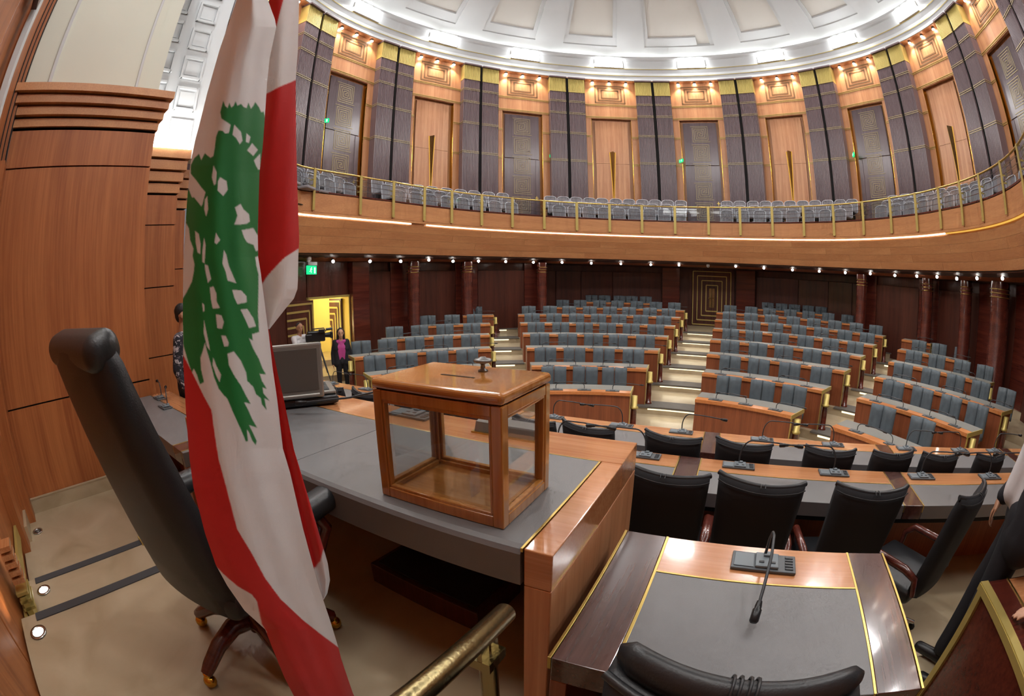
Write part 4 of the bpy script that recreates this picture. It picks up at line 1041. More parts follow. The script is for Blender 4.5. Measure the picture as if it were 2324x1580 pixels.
long_desk('secretariat_desk', 'long desk with grey leather and dark dividers, second tier below the ballot box', -4.4, 4.6, -6.65, -6.04, -1.28, -2.03, [-4.3, -2.5, -.75, .97, 2.68, 4.4])
long_desk('secretariat_desk', 'longest grey-topped desk, on the tier just before the deputies\' benches', -5.6, 5.9, -5.32, -4.69, -1.50, -2.28, [-5.0, -3.0, -1.0, 1.08, 3.05, 5.0])
def rowmics(b, z, A, nm):
    for i, (a, dx) in enumerate(A):
        ordn = f'{ORD[i]}'
        mic(f'gooseneck microphone on the {nm}, {ordn} from the flag side', a, b, z, 0, arcneck(dx, -.04, .33, .20), (.25, .115))
rowmics(-6.14, -1.28, [(-3.6, 1), (-2.7, -1), (-1.9, 1), (-1.1, -1), (-.1, 1), (.62, -1), (1.35, 1), (2.12, -1), (2.94, 1), (3.74, -1), (4.2, -1)], 'second-tier long desk')
B_px = [(1527, 978, .2), (1705, 990, 1), (1820, 1003, -1), (1912, 1012, 1), (1952, 1020, -1), (2060, 1022, -1), (2180, 1022, 1)]
rowmics(-4.80, -1.50, [(-4.4, 1), (-3.6, -1), (-2.6, 1), (-1.9, -1), (-.7, 1), (.1, -1), (.75, .25), (1.62, 1), (2.42, -1), (3.35, 1), (4.15, -1), (4.75, 1)], 'front long desk')
for px, py, nm in ((362, 905, 'farther one'), (375, 925, 'nearer one')):
    a, b, _ = PX(px, py, -.95); mic(f'gooseneck microphone on the desk by the officer, {nm}', a, b, -.95, 0, arcneck(-1 if py < 910 else -.6, .2, .2, .14), (.20, .10))

# ---- black office chairs
def exec_proto(h=1.05, w_=.47, arms='wood', base='chrome', tall=False):
    p = Proto(); n, k = 13, 9; m = MB(); vs = []
    z0, z1 = .46, h+.08
    for side in (0, 1):
        for i in range(n):
            u = i/(n-1)*2-1
            for j in range(k):
                f = j/(k-1); top = z1-.022*(1-abs(u)**1.8)-.012*(u+1)
                z = z0+(top-z0)*f; x = u*w_/2*(.90+.10*f); cv = .045*u*u
                ed = max(0, (abs(u)-.86)/.14); et = max(0, (f-.90)/.1)
                th = .055*(1-.6*ed*ed)*(1-.5*et*et)
                y = -.25-.10*f-.03*f*f+cv*(.6+.4*f)
                vs.append((x, y-(th if side == 0 else -th*.7), z))
    L = n*k; fs = []
    for i in range(n-1):
        for j in range(k-1): a = i*k+j; fs += [(a, a+k, a+k+1, a+1), (L+a, L+a+1, L+a+k+1, L+a+k)]
    ring = [i*k for i in range(n)]+[(n-1)*k+j for j in range(1, k)]+[i*k+k-1 for i in range(n-2, -1, -1)]+[j for j in range(k-2, 0, -1)]
    fs += [(ring[i], ring[(i+1) % len(ring)], ring[(i+1) % len(ring)]+L, ring[i]+L) for i in range(len(ring))]
    m.add(vs, fs, True)
    seam = MB(); top = [vs[i*k+k-1] for i in range(n)]
    seam.tube([(x, y+.018, z-.002) for x, y, z in top], .015, 8)
    seam.tube([(x, y-.010, z-.030) for x, y, z in top], .0035, 6)
    sg = MB()
    for d in (-.012, .012): sg.tube([(d, vs[6*k+k-1][1]-.012+q*.012, vs[6*k+k-1][2]+.014*math.sin(PI*q/4)) for q in range(5)], .003, 6)
    p.part('backrest', m, 'black_mesh_fabric', [('top_piping', seam, 'black_leather'), ('stitched_band', sg, 'black_leather_soft')])
    m = MB(); m.bbox((0, .0, .45), (.48, .50, .10), .04, seg=4, sm=True); p.part('seat', m, 'black_leather')
    for s in (-1, 1):
        m = MB(); m.tube([(s*.245, -.27, .50), (s*.25, -.24, .60), (s*.26, -.15, .63), (s*.26, .10, .63), (s*.25, .17, .57), (s*.24, .17, .47)], .022, 8, rs=[.02, .024, .026, .026, .024, .018]); p.part('armrest', m, 'wood_mahogany')
    m = MB(); m.lathe([(.028, .06), (.028, .40), (.06, .42)], 12); p.part('gas_column', m, 'black_plastic')
    for i in range(5):
        an = 2*PI*i/5+.3; ex, ey = .30*math.cos(an), .30*math.sin(an)
        m = MB(); m.tube([(.03*math.cos(an), .03*math.sin(an), .10), (ex*.5, ey*.5, .09), (ex, ey, .065)], .02, 8, rs=[.026, .022, .016])
        c = MB(); c.sph((ex, ey, .03), .03, 10, (.6, 1, 1)); p.part('base_leg', m, base, [('caster', c, 'rubber_black')])
    return p
EC = exec_proto()
def chairs(L, b, zf, nm, zt):
    for i, (px, t) in enumerate(L):
        if isinstance(px, tuple): a, bb, _ = PX(px[0], px[1], zt)
        else: a = px
        if abs(t) > 30: b -= .10
        EC.inst('office_chair', f'black high-backed office chair at the {nm}, {ORD[i]} from the flag side', 'chair', a, b, zf, t, 'black office chairs along the long desks')
chairs([(-3.4, 3), (-2.75, -4), (-2.1, 2), (-1.45, 0), (-.8, 5), (-.25, -2), (.33, 3), ((1520, 1058), 2), ((1732, 1080), 0), ((1970, 1100), -6), ((2162, 1125), -38)], -6.86, -2.03, 'second-tier long desk', -.915)
chairs([(-4.3, 2), (-3.7, -3), (-3.1, 0), (-2.45, 8), (-1.8, 2), (-1.2, -2), ((1232, 945), 12), ((1362, 945), 4), ((1530, 990), 2), ((1692, 1000), 1), ((1883, 1022), -5), ((2025, 1040), -14), ((2138, 1040), -10), ((2242, 1032), -12)], -5.55, -2.28, 'front long desk', -1.165)
# near clerk's chair, only its padded top shows
q = thing('padded_chair', 'black leather chair with a rolled padded top at the near clerk desk', 'chair', 1.37, -8.42, -1.70, 2)
def padback(par, w_, ztop, zb, y0, bow, mat='black_leather_soft'):
    m = MB(); n, k = 17, 10; vs = []
    for i in range(n):
        u = i/(n-1)*2-1; x = u*w_/2; cx = y0+bow*u*u; zt = ztop+.004*u*u-.03
        ring = []
        for j in range(k):
            an = 2*PI*j/k; rr = math.sqrt(1-.85*max(0, (abs(u)-.84)/.16)**2); ring.append((x, cx+.036*math.cos(an)*rr, zt+.052*math.sin(an)*rr))
        vs += ring
    m.add(vs, [(i*k+j, i*k+(j+1) % k, (i+1)*k+(j+1) % k, (i+1)*k+j) for i in range(n-1) for j in range(k)]+[tuple(range(k)), tuple(range((n-1)*k, n*k))[::-1]], True)
    m.build('padded_roll', mat, par)
    m = MB(); vs = []
    for i in range(n):
        u = i/(n-1)*2-1; x = u*w_/2*1.02; cx = y0-.045+bow*u*u; zt = ztop-.065+.02*u*u
        vs += [(x, cx-.02, zt+.0), (x, cx+.045, zt+.0), (x*.97, cx+.07, zb), (x*.97, cx-.0, zb)]
    m.add(vs, [(i*4+j, i*4+(j+1) % 4, (i+1)*4+(j+1) % 4, (i+1)*4+j) for i in range(n-1) for j in range(4)]+[(0, 1, 2, 3), (4*n-4, 4*n-1, 4*n-2, 4*n-3)], True)
    m.build('back_shell', 'black_leather', par)
    m = MB(); m.tube([(w_/2*1.02*(i/8-1), y0-.065+bow*(i/8-1)**2, ztop-.062+.02*(i/8-1)**2) for i in range(17)], .012, 8); m.build('piping', 'black_leather_soft', par)
    m = MB()
    for d in (-.026, -.010, .010, .026): m.tube([(d, y0+.041*math.cos(a_), ztop-.03+.056*math.sin(a_)) for a_ in [x*PI/8 for x in range(-2, 11)]], .004, 6)
    m.build('stitched_band', 'black_leather_soft', par)
padback(q, .56, .985, .45, -.33, .075)
m = MB(); m.bbox((0, -.02, .44), (.52, .5, .12), .05); m.build('seat', 'black_leather', q)
m = MB(); m.lathe([(.28, .03), (.05, .09), (.03, .12), (.03, .40)], 14); m.build('pedestal', 'chrome', q)

# ---- the president's tall leather chair
pc = thing('executive_chair', 'tall black leather executive chair on brass casters beside the flag', 'chair', -.335, -8.785, -1.46, -13)
def thickback(par):
    # profile path (y,z) of the back and its half thickness
    path = [(-.22, .45, .055), (-.24, .60, .065), (-.275, .78, .07), (-.33, .98, .066), (-.39, 1.16, .06), (-.445, 1.31, .055), (-.465, 1.36, .045), (-.475, 1.39, .02)]
    n = 13; vs = []; K = len(path)
    for side in (0, 1):
        for i in range(n):
            u = i/(n-1)*2-1
            for j, (y, z, th) in enumerate(path):
                wv = .262*(1-.10*(j/(K-1)))*(1-(.05 if j >= K-2 else 0)); ed = 1-.55*max(0, (abs(u)-.8)/.2)**2
                vs.append((u*wv, y+.03*u*u+(-th if side == 0 else th*.8)*ed, z+(-th if side == 0 else th)*.2))
    L = n*K; fs = []
    for i in range(n-1):
        for j in range(K-1): a = i*K+j; fs += [(a, a+K, a+K+1, a+1), (L+a, L+a+1, L+a+K+1, L+a+K)]
    ring = [i*K for i in range(n)]+[(n-1)*K+j for j in range(1, K)]+[i*K+K-1 for i in range(n-2, -1, -1)]+[j for j in range(K-2, 0, -1)]
    fs += [(ring[i], ring[(i+1) % len(ring)], ring[(i+1) % len(ring)]+L, ring[i]+L) for i in range(len(ring))]
    m = MB(); m.add(vs, fs, True); o = m.build('backrest', 'black_leather', par)
    m = MB(); m.bbox((0, 0, 0), (.475, .125, .105), .05, seg=6, sm=True, m=Matrix.Translation((0, -.445, 1.355)) @ Matrix.Rotation(R_(18), 4, 'X')); m.build('head_roll', 'black_leather_soft', o)
    return o
thickback(pc)
m = MB(); m.bbox((0, .02, .48), (.54, .56, .15), .06, seg=4, sm=True); m.build('seat', 'black_leather', pc)
for s in (-1, 1):
    m = MB(); m.bbox((s*.33, .06, .70), (.11, .54, .09), .04, seg=4, sm=True); ar = m.build('armrest', 'black_leather_soft', pc)
    m = MB(); m.tube([(s*.33, .20, .69), (s*.34, .25, .60), (s*.31, .18, .46), (s*.28, .0, .44)], .026, 8); m.build('arm_support', 'wood_mahogany', ar)
m = MB(); m.lathe([(.035, .10), (.035, .36), (.09, .40), (.0, .41)], 14); m.build('column', 'wood_mahogany', pc)
csx = math.atan2(-9.10+8.80, .10)
for i in range(5):
    an = R_(-91)+2*PI*i/5+R_(-2); ex, ey = .36*math.cos(an), .36*math.sin(an)
    pts = [(.03*math.cos(an), .03*math.sin(an), .17), (ex*.35, ey*.35, .19), (ex*.65, ey*.65, .155), (ex*.9, ey*.9, .10), (ex, ey, .075)]
    m = MB(); m.tube(pts, .03, 10, rs=[.045, .042, .036, .032, .026]); lg = m.build('base_leg', 'wood_mahogany', pc)
    m = MB(); m.sph((ex, ey, .032), .032, 14); m.lathe([(.014, .05), (.016, .08), (.0, .085)], 12, (ex, ey, 0)); m.build('brass_caster', 'gold', lg)

# ---- brass handrail end in the foreground
p0 = ray(1148, 1390)*1.07; p1 = ray(930, 1588)*.80; p0 = Vector(p0); p1 = Vector(p1); dv = (p1-p0).normalized(); p2 = p1+dv*.35
hr = thing('handrail', 'thick brushed brass handrail rising at the bottom edge of the frame', 'handrail', *toab(p0), p0.z)
Mi = hr.matrix_world.inverted(); m = MB(); m.tube([Mi @ p0, Mi @ (p0+dv*.004), Mi @ p1, Mi @ p2], .0255, 28, rs=[.0235, .0255, .0255, .0255]); m.build('rail', 'brass_brushed', hr)
for f, in ((.075,), (.12,)):
    s0 = p0+dv*f+Vector((0, 0, -.02)); s1 = s0+Vector((0, 0, -.07)); m = MB(); m.box(Mi @ ((s0+s1)/2), (.012, .03, .07)); m.build('bracket', 'brass_brushed', hr)
s0 = p0+dv*.10; m = MB(); pz = -1.46
m.tube([Mi @ (s0+Vector((0, 0, -.09))), Mi @ Vector((s0.x, s0.y, pz))], .022, 12); m.box(Mi @ (s0+Vector((0, 0, -.085))), (.05, .07, .03)); m.build('post', 'brass_brushed', hr)

# ---- brass-edged rostrum at the right
P1 = PX(2228, 1325, -.95); P2 = PX(2290, 1460, -.95)
rs = thing('rostrum', 'dark wooden rostrum edged with broad brass bands beside the standing men', 'rostrum', P1[0], P1[1]-.42, -1.70, 0)
m = MB(); m.bbox((.36, .0, .36), (.70, .82, .72), .003); m.build('cabinet', 'wood_mahogany', rs)
m = MB(); m.bbox((.37, .0, .737), (.74, .86, .026), .003); m.build('top', 'wood_mahogany', rs)
m = MB(); m.box((.02, .0, .752), (.045, .86, .005)); m.box((-.003, 0, .735), (.006, .86, .03)); m.build('brass_band', 'brass_matte', rs)
for y_ in (.40, -.40): m = MB(); m.box((.004, y_, .36), (.02, .04, .72)); m.build('brass_corner', 'brass_matte', rs)
m = MB(); m.box((.17, .0, .752), (.008, .86, .004)); m.build('brass_inlay', 'brass', rs)
m = MB(); m.box((.45, .0, .751), (.54, .84, .003)); m.build('veneer_panel', 'wood_desk', rs)
# ================================================================== THE FLAG
def inpoly(P, x, y):
    P = np.array(P, float); c = np.zeros(x.shape, bool); j = len(P)-1
    for i in range(len(P)):
        xi, yi = P[i]; xj, yj = P[j]
        if yi != yj: c ^= ((yi > y) != (yj > y)) & (x < (xj-xi)*(y-yi)/(yj-yi)+xi)
        j = i
    return c
RED, WHT, GRN = srgb((206, 32, 30)), srgb((240, 240, 240)), srgb((22, 128, 56))
U = lambda L: [(380+.2785*x, 180+.2785*y) for x, y in L]
Lw = lambda L: [(x, y+1508) for x, y in L]
CEDAR = U([(455, 175), (470, 215), (490, 235), (505, 190), (520, 230), (540, 215), (555, 178), (570, 215), (600, 200), (620, 225), (645, 235), (660, 188), (680, 240), (700, 215), (715, 185), (745, 225), (765, 270), (785, 262), (800, 330), (790, 500), (775, 610), (757, 740), (750, 1000), (740, 1200), (738, 1295), (740, 1395), (745, 1440), (715, 1450), (725, 1520), (742, 1590), (742, 1700), (738, 1900), (747, 2060), (690, 2078), (697, 2130), (665, 2112)]
          + Lw([(700, 690), (745, 770), (775, 850), (803, 897), (752, 893), (770, 950), (810, 1015), (775, 1005), (782, 1050), (830, 1112), (790, 1092), (807, 1185), (770, 1140), (760, 1090), (722, 1060), (700, 1000), (650, 950), (640, 880), (600, 790), (540, 710), (490, 730), (500, 820), (540, 900), (600, 990), (640, 1070), (678, 1137), (625, 1125), (660, 1190), (690, 1260), (732, 1333), (665, 1310), (700, 1380), (728, 1440), (720, 1472), (692, 1440), (665, 1372), (647, 1345), (656, 1440), (640, 1447), (600, 1350), (540, 1220), (490, 1100), (420, 1020), (380, 920), (350, 800), (320, 700), (305, 640), (290, 700), (270, 760), (275, 860), (298, 960), (265, 978), (240, 900), (215, 850), (200, 882), (170, 800), (130, 660), (120, 400), (120, 290), (160, 220), (200, 140), (215, 60), (220, 0)])
          + [(205, 1440), (212, 1380), (185, 1310), (175, 1215), (150, 1170), (150, 1000), (168, 880), (200, 965), (215, 960), (275, 1035), (285, 1020), (310, 920), (275, 880), (240, 830), (190, 770), (190, 700), (220, 640), (258, 608), (275, 660), (305, 603), (350, 640), (375, 625), (385, 560), (395, 470), (415, 418), (450, 420), (470, 442), (500, 440), (515, 370), (440, 320), (430, 268)])
HOLES = [U(h) for h in [[(545, 370), (600, 430), (612, 500), (590, 530), (560, 480), (530, 452)], [(645, 440), (677, 470), (665, 520), (638, 510)], [(690, 520), (737, 575), (700, 625), (650, 580)], [(705, 660), (756, 605), (757, 735), (740, 737), (720, 700)],
    [(375, 700), (402, 760), (395, 850), (380, 865), (362, 800)], [(430, 798), (482, 830), (492, 900), (455, 952), (408, 905), (412, 830)], [(325, 950), (332, 1060), (315, 1120), (300, 1060), (305, 980)],
    [(595, 1015), (620, 1060), (665, 1100), (672, 1160), (640, 1180), (545, 1185), (570, 1110), (550, 1045)], [(605, 1230), (700, 1212), (745, 1290), (745, 1392), (720, 1402), (702, 1350), (650, 1330), (625, 1290)],
    [(395, 1250), (430, 1310), (400, 1345), (383, 1330)], [(225, 1235), (255, 1260), (270, 1340), (268, 1425), (245, 1412), (230, 1330)], [(298, 1290), (312, 1350), (302, 1500), (285, 1490), (285, 1400)],
    [(460, 1390), (480, 1430), (500, 1520), (562, 1663), (490, 1640), (475, 1570), (448, 1500)]]] + [U(Lw(h)) for h in [
    [(528, 210), (600, 212), (645, 260), (645, 310), (570, 325), (545, 270)], [(595, 370), (650, 362), (700, 440), (722, 505), (665, 520), (630, 440)], [(303, 0), (330, 10), (357, 120), (330, 152), (310, 60)],
    [(345, 190), (375, 180), (400, 240), (400, 300), (427, 355), (370, 362), (355, 290)], [(395, 408), (440, 415), (460, 470), (445, 525), (405, 520)], [(438, 580), (475, 583), (500, 640), (495, 667), (463, 672)],
    [(298, 455), (340, 660), (346, 702), (322, 672), (296, 560)], [(283, 315), (301, 330), (301, 380), (290, 388)], [(373, 760), (400, 830), (437, 900), (425, 962), (395, 902), (368, 820)]]]
REDA = [(400, 800), (416, 806), (436, 845), (463.5, 901), (480, 931), (486, 976), (495.6, 1040), (516, 1115), (538, 1201), (572, 1257), (602, 1313), (637, 1360), (688, 1408), (731, 1442), (770, 1471), (840, 1500), (860, 1660), (400, 1660)]
TIPA = [(480, 1275), (508, 1304), (538, 1330), (572, 1350), (583, 1365), (594, 1416), (606, 1436), (540, 1420)]
def smooth_int(pts, y):
    P = np.array(pts, float); return np.interp(y, P[:, 1], P[:, 0])
LA = [(560, -90), (537, 0), (498, 114), (471, 209), (452, 285), (444, 314), (431.5, 375), (424.6, 458), (421, 506), (416, 598), (415, 711), (416, 823), (422, 934), (430, 1040), (439, 1107), (465, 1210), (490, 1283), (516, 1330), (555, 1386), (602, 1429), (617, 1468), (645, 1537), (667, 1580), (700, 1660)]
RA = [(600, -90), (608, 0), (624, 44), (627, 61), (620, 95), (612, 133), (606, 190), (600, 285), (596, 336), (589, 392), (587, 458), (585, 528), (586, 584), (592, 620), (600, 683), (611, 767), (619, 837), (629, 906), (642, 1018), (658, 1072), (688, 1201), (723, 1330), (749, 1408), (768, 1470), (775, 1498), (800, 1571), (836, 1660)]
LBx = [(585, -90), (590, 0), (595, 200), (575, 400), (573, 600), (590, 700), (606, 748)]
RBx = [(690, -90), (679, 0), (676, 114), (671, 182), (672, 319), (675, 431), (679, 542), (677, 584), (676, 640), (675, 656), (667, 678), (647, 702), (611, 748)]
LCx = [(575, 620), (590, 760), (610, 900), (632, 1018), (650, 1080), (675, 1190), (705, 1290), (733, 1361)]
RCx = [(600, 620), (611, 750), (619.5, 795), (631, 851), (647, 920), (667, 1020), (693, 1106), (719, 1193), (734, 1244), (744, 1279), (749, 1317), (743, 1347), (735, 1361)]
REDB1 = [(600, -90), (655, -90), (643, 0), (636, 25), (627, 62), (560, 62), (560, -90)]
REDB2 = [(560, 232), (608, 211), (636, 196), (661, 186), (671, 181), (700, 176), (700, 555), (675, 566), (647, 584), (631, 600), (608, 625), (598, 640), (560, 700)]
WHTC = [(690, 1300), (710, 1294), (727, 1274), (734, 1248), (760, 1230), (770, 1380), (690, 1380)]
fa = Vector((0, 0, 0))
FD = 1.02
AA = [(-.8, -.8), (.8, -.8), (0, 0), (-.8, .8), (.8, .8)]
def sheet(left, right, y0, y1, nx, step, dfun, cfun):
    ys = np.arange(y0, y1+.1, step); S = np.linspace(0, 1, nx); vs = []; X = []; Y = []
    for y in ys:
        xl, xr = smooth_int(left, y), smooth_int(right, y)
        for s in S: X.append(xl+(xr-xl)*s); Y.append(y)
    X = np.array(X); Y = np.array(Y); s = np.tile(S, len(ys)); V = np.zeros((len(X), 3))
    x = X-1162-OXP; yy = -(Y-790-OYP); r = np.hypot(x, yy); th = 2*np.arcsin(r/(2*FPX)); k = np.sin(th)/r
    d = np.stack([x*k, yy*k, -np.cos(th)], 1) @ CM.T
    D = dfun(s, Y); V = d*(D/np.hypot(d[:, 0], d[:, 1]))[:, None]
    fs = [(i*nx+j, i*nx+j+1, (i+1)*nx+j+1, (i+1)*nx+j) for i in range(len(ys)-1) for j in range(nx-1)]
    c = 0
    for dx, dy in AA: c = c+cfun(X+dx, Y+dy)
    return V, fs, c/len(AA)
def colA(X, Y):
    c = np.tile(np.array(WHT), (len(X), 1)); red = inpoly(REDA, X, Y) & ~inpoly(TIPA, X, Y); c[red] = RED
    g = inpoly(CEDAR, X, Y)
    for h in HOLES: g &= ~inpoly(h, X, Y)
    c[g] = GRN; return c
def colB(X, Y):
    c = np.tile(np.array(WHT), (len(X), 1)); c[inpoly(REDB1, X, Y) | inpoly(REDB2, X, Y)] = RED; return c
def colC(X, Y):
    c = np.tile(np.array(RED), (len(X), 1)); c[inpoly(WHTC, X, Y)] = WHT; return c
def dA(s, Y):
    low = np.clip((Y-1150)/400, 0, 1); mid = np.clip((Y-600)/500, 0, 1)
    return FD+.045-.085*np.sin(PI*np.clip(.10+.86*s, 0, 1))+.004*np.sin(9*s+Y/170)*(1-low*.3)+.0015*np.sin(21*s-Y/120)+.014*mid*np.sin(5.2*s+1.2+Y/400)
def dB(s, Y): return FD+.085-.035*np.sin(PI*s)+.004*np.sin(9*s+Y/140)+.03*(1-s)
def dC(s, Y): return FD+.10+.02*np.sin(6*s+Y/200)
vsA = []; fsA = []; cs = []
for args in ((LA, RA, -80, 1650, 150, 2.0, dA, colA), (LBx, RBx, -80, 748, 64, 2.2, dB, colB), (LCx, RCx, 620, 1361, 30, 3, dC, colC)):
    V, f, c = sheet(*args); o = len(vsA)
    vsA += V.tolist(); fsA += [tuple(i+o for i in q) for q in f]; cs.append(c)
cs = np.concatenate(cs)
fm, nt, bs = _new('flag_cloth')
at = N(nt, 'ShaderNodeAttribute'); at.attribute_name = 'print'; nt.links.new(at.outputs['Color'], bs.inputs['Base Color'])
bs.inputs['Roughness'].default_value = .62; bs.inputs['Sheen Weight'].default_value = .3
tr = N(nt, 'ShaderNodeBsdfTranslucent'); nt.links.new(at.outputs['Color'], tr.inputs[0])
mx = N(nt, 'ShaderNodeMixShader'); mx.inputs[0].default_value = .22; nt.links.new(bs.outputs[0], mx.inputs[1]); nt.links.new(tr.outputs[0], mx.inputs[2])
nt.links.new(mx.outputs[0], nt.nodes['Material Output'].inputs[0])
wv = N(nt, 'ShaderNodeTexNoise'); wv.inputs['Scale'].default_value = 500; tc = N(nt, 'ShaderNodeTexCoord'); nt.links.new(tc.outputs['Object'], wv.inputs['Vector'])
bp = N(nt, 'ShaderNodeBump'); bp.inputs['Strength'].default_value = .12; bp.inputs['Distance'].default_value = .002; nt.links.new(wv.outputs[0], bp.inputs['Height']); nt.links.new(bp.outputs[0], bs.inputs['Normal'])
fc = ray(540, 900)*1.0; fc = fc/math.hypot(fc[0], fc[1])*(FD+.05); fab = toab(fc)
fg = thing('flag', 'red and white flag with a green cedar, draped before the tall chair', 'flag', fab[0], fab[1], -1.46)
Mi = fg.matrix_world.inverted()
me = bpy.data.meshes.new('cloth'); me.from_pydata([tuple(Mi @ Vector(v)) for v in vsA], [], fsA); me.update()
me.materials.append(fm); me.polygons.foreach_set('use_smooth', [True]*len(fsA))
ca = me.attributes.new('print', 'FLOAT_COLOR', 'POINT'); ca.data.foreach_set('color', cs.astype(np.float32).ravel())
co = put('cloth', me, fg)
m = MB(); m.lathe([(.16, 0), (.16, .02), (.03, .05), (.014, .06), (.014, 3.1), (.03, 3.13), (.0, 3.22)], 16, (0, 0, 0)); m.build('pole', 'brass_brushed', fg)

# ================================================================== PEOPLE
def organic(name, parts, mat, parent, vox=.012, smooth=3, m=None):
    "one continuous surface from overlapping tapered limbs and ellipsoids, voxel-remeshed and smoothed"
    mb = MB()
    for p in parts:
        if p[0] == 'c':
            _, a, ra, b, rb = p; a, b = Vector(a), Vector(b); d = (b-a); L = d.length; dn = d.normalized() if L > 1e-6 else Vector((0, 0, 1))
            k = 5; pts = [a-dn*ra*.9]+[a-dn*ra*.5]+[a+d*i/k for i in range(k+1)]+[b+dn*rb*.5]+[b+dn*rb*.9]
            rs = [ra*.42, ra*.86]+[ra+(rb-ra)*i/k for i in range(k+1)]+[rb*.86, rb*.42]
            mb.tube(pts, ra, 12, True, rs)
        else:
            _, c, r = p[:3]; mb.sph(c, 1, 14, r)
    me = mb.mesh(name, mat); o = put(name, me, parent, m)
    md = o.modifiers.new('r', 'REMESH'); md.mode = 'VOXEL'; md.voxel_size = vox; md.use_smooth_shade = True
    ms = o.modifiers.new('s', 'SMOOTH'); ms.iterations = smooth; ms.factor = .5
    return o
def V3(*a): return Vector(a)
def hand_parts(w, dirv, up, s=1.0, curl=.35, side=1, spread=.0):
    "palm, five unequal bent fingers and a side thumb, from the wrist w along dirv; up = back of the hand"
    d = Vector(dirv).normalized(); u = Vector(up); u = (u-d*u.dot(d)).normalized(); l = d.cross(u)*side
    P = [('c', w, .024*s, w+d*.03*s, .026*s)]
    for i, (off, ln) in enumerate(((-.028, .066), (-.0095, .077), (.0095, .072), (.027, .056))):
        k0 = w+d*(.085-.004*abs(i-1.3))*s+l*off*s; P.append(('c', w+d*.02*s+l*off*.5*s, .013*s, k0, .0115*s))
        c = k0; an = curl*.5; fan = spread*(i-1.5)
        for j, f in enumerate((.45, .32, .25)):
            dd = (d*math.cos(an)-u*math.sin(an)+l*fan).normalized(); n_ = c+dd*ln*f*s; P.append(('c', c, (.0095-.0009*j)*s, n_, (.0088-.001*j)*s)); c = n_; an += curl*.8
    t0 = w+d*.022*s-l*.026*s; t1 = t0+(d*.6-l*.8-u*.15).normalized()*.036*s; t2 = t1+(d*.85-l*.42-u*.25).normalized()*.030*s; t3 = t2+(d*.95-l*.12-u*.3).normalized()*.024*s
    P += [('c', t0, .013*s, t1, .0115*s), ('c', t1, .011*s, t2, .0098*s), ('c', t2, .0098*s, t3, .0085*s)]
    return P
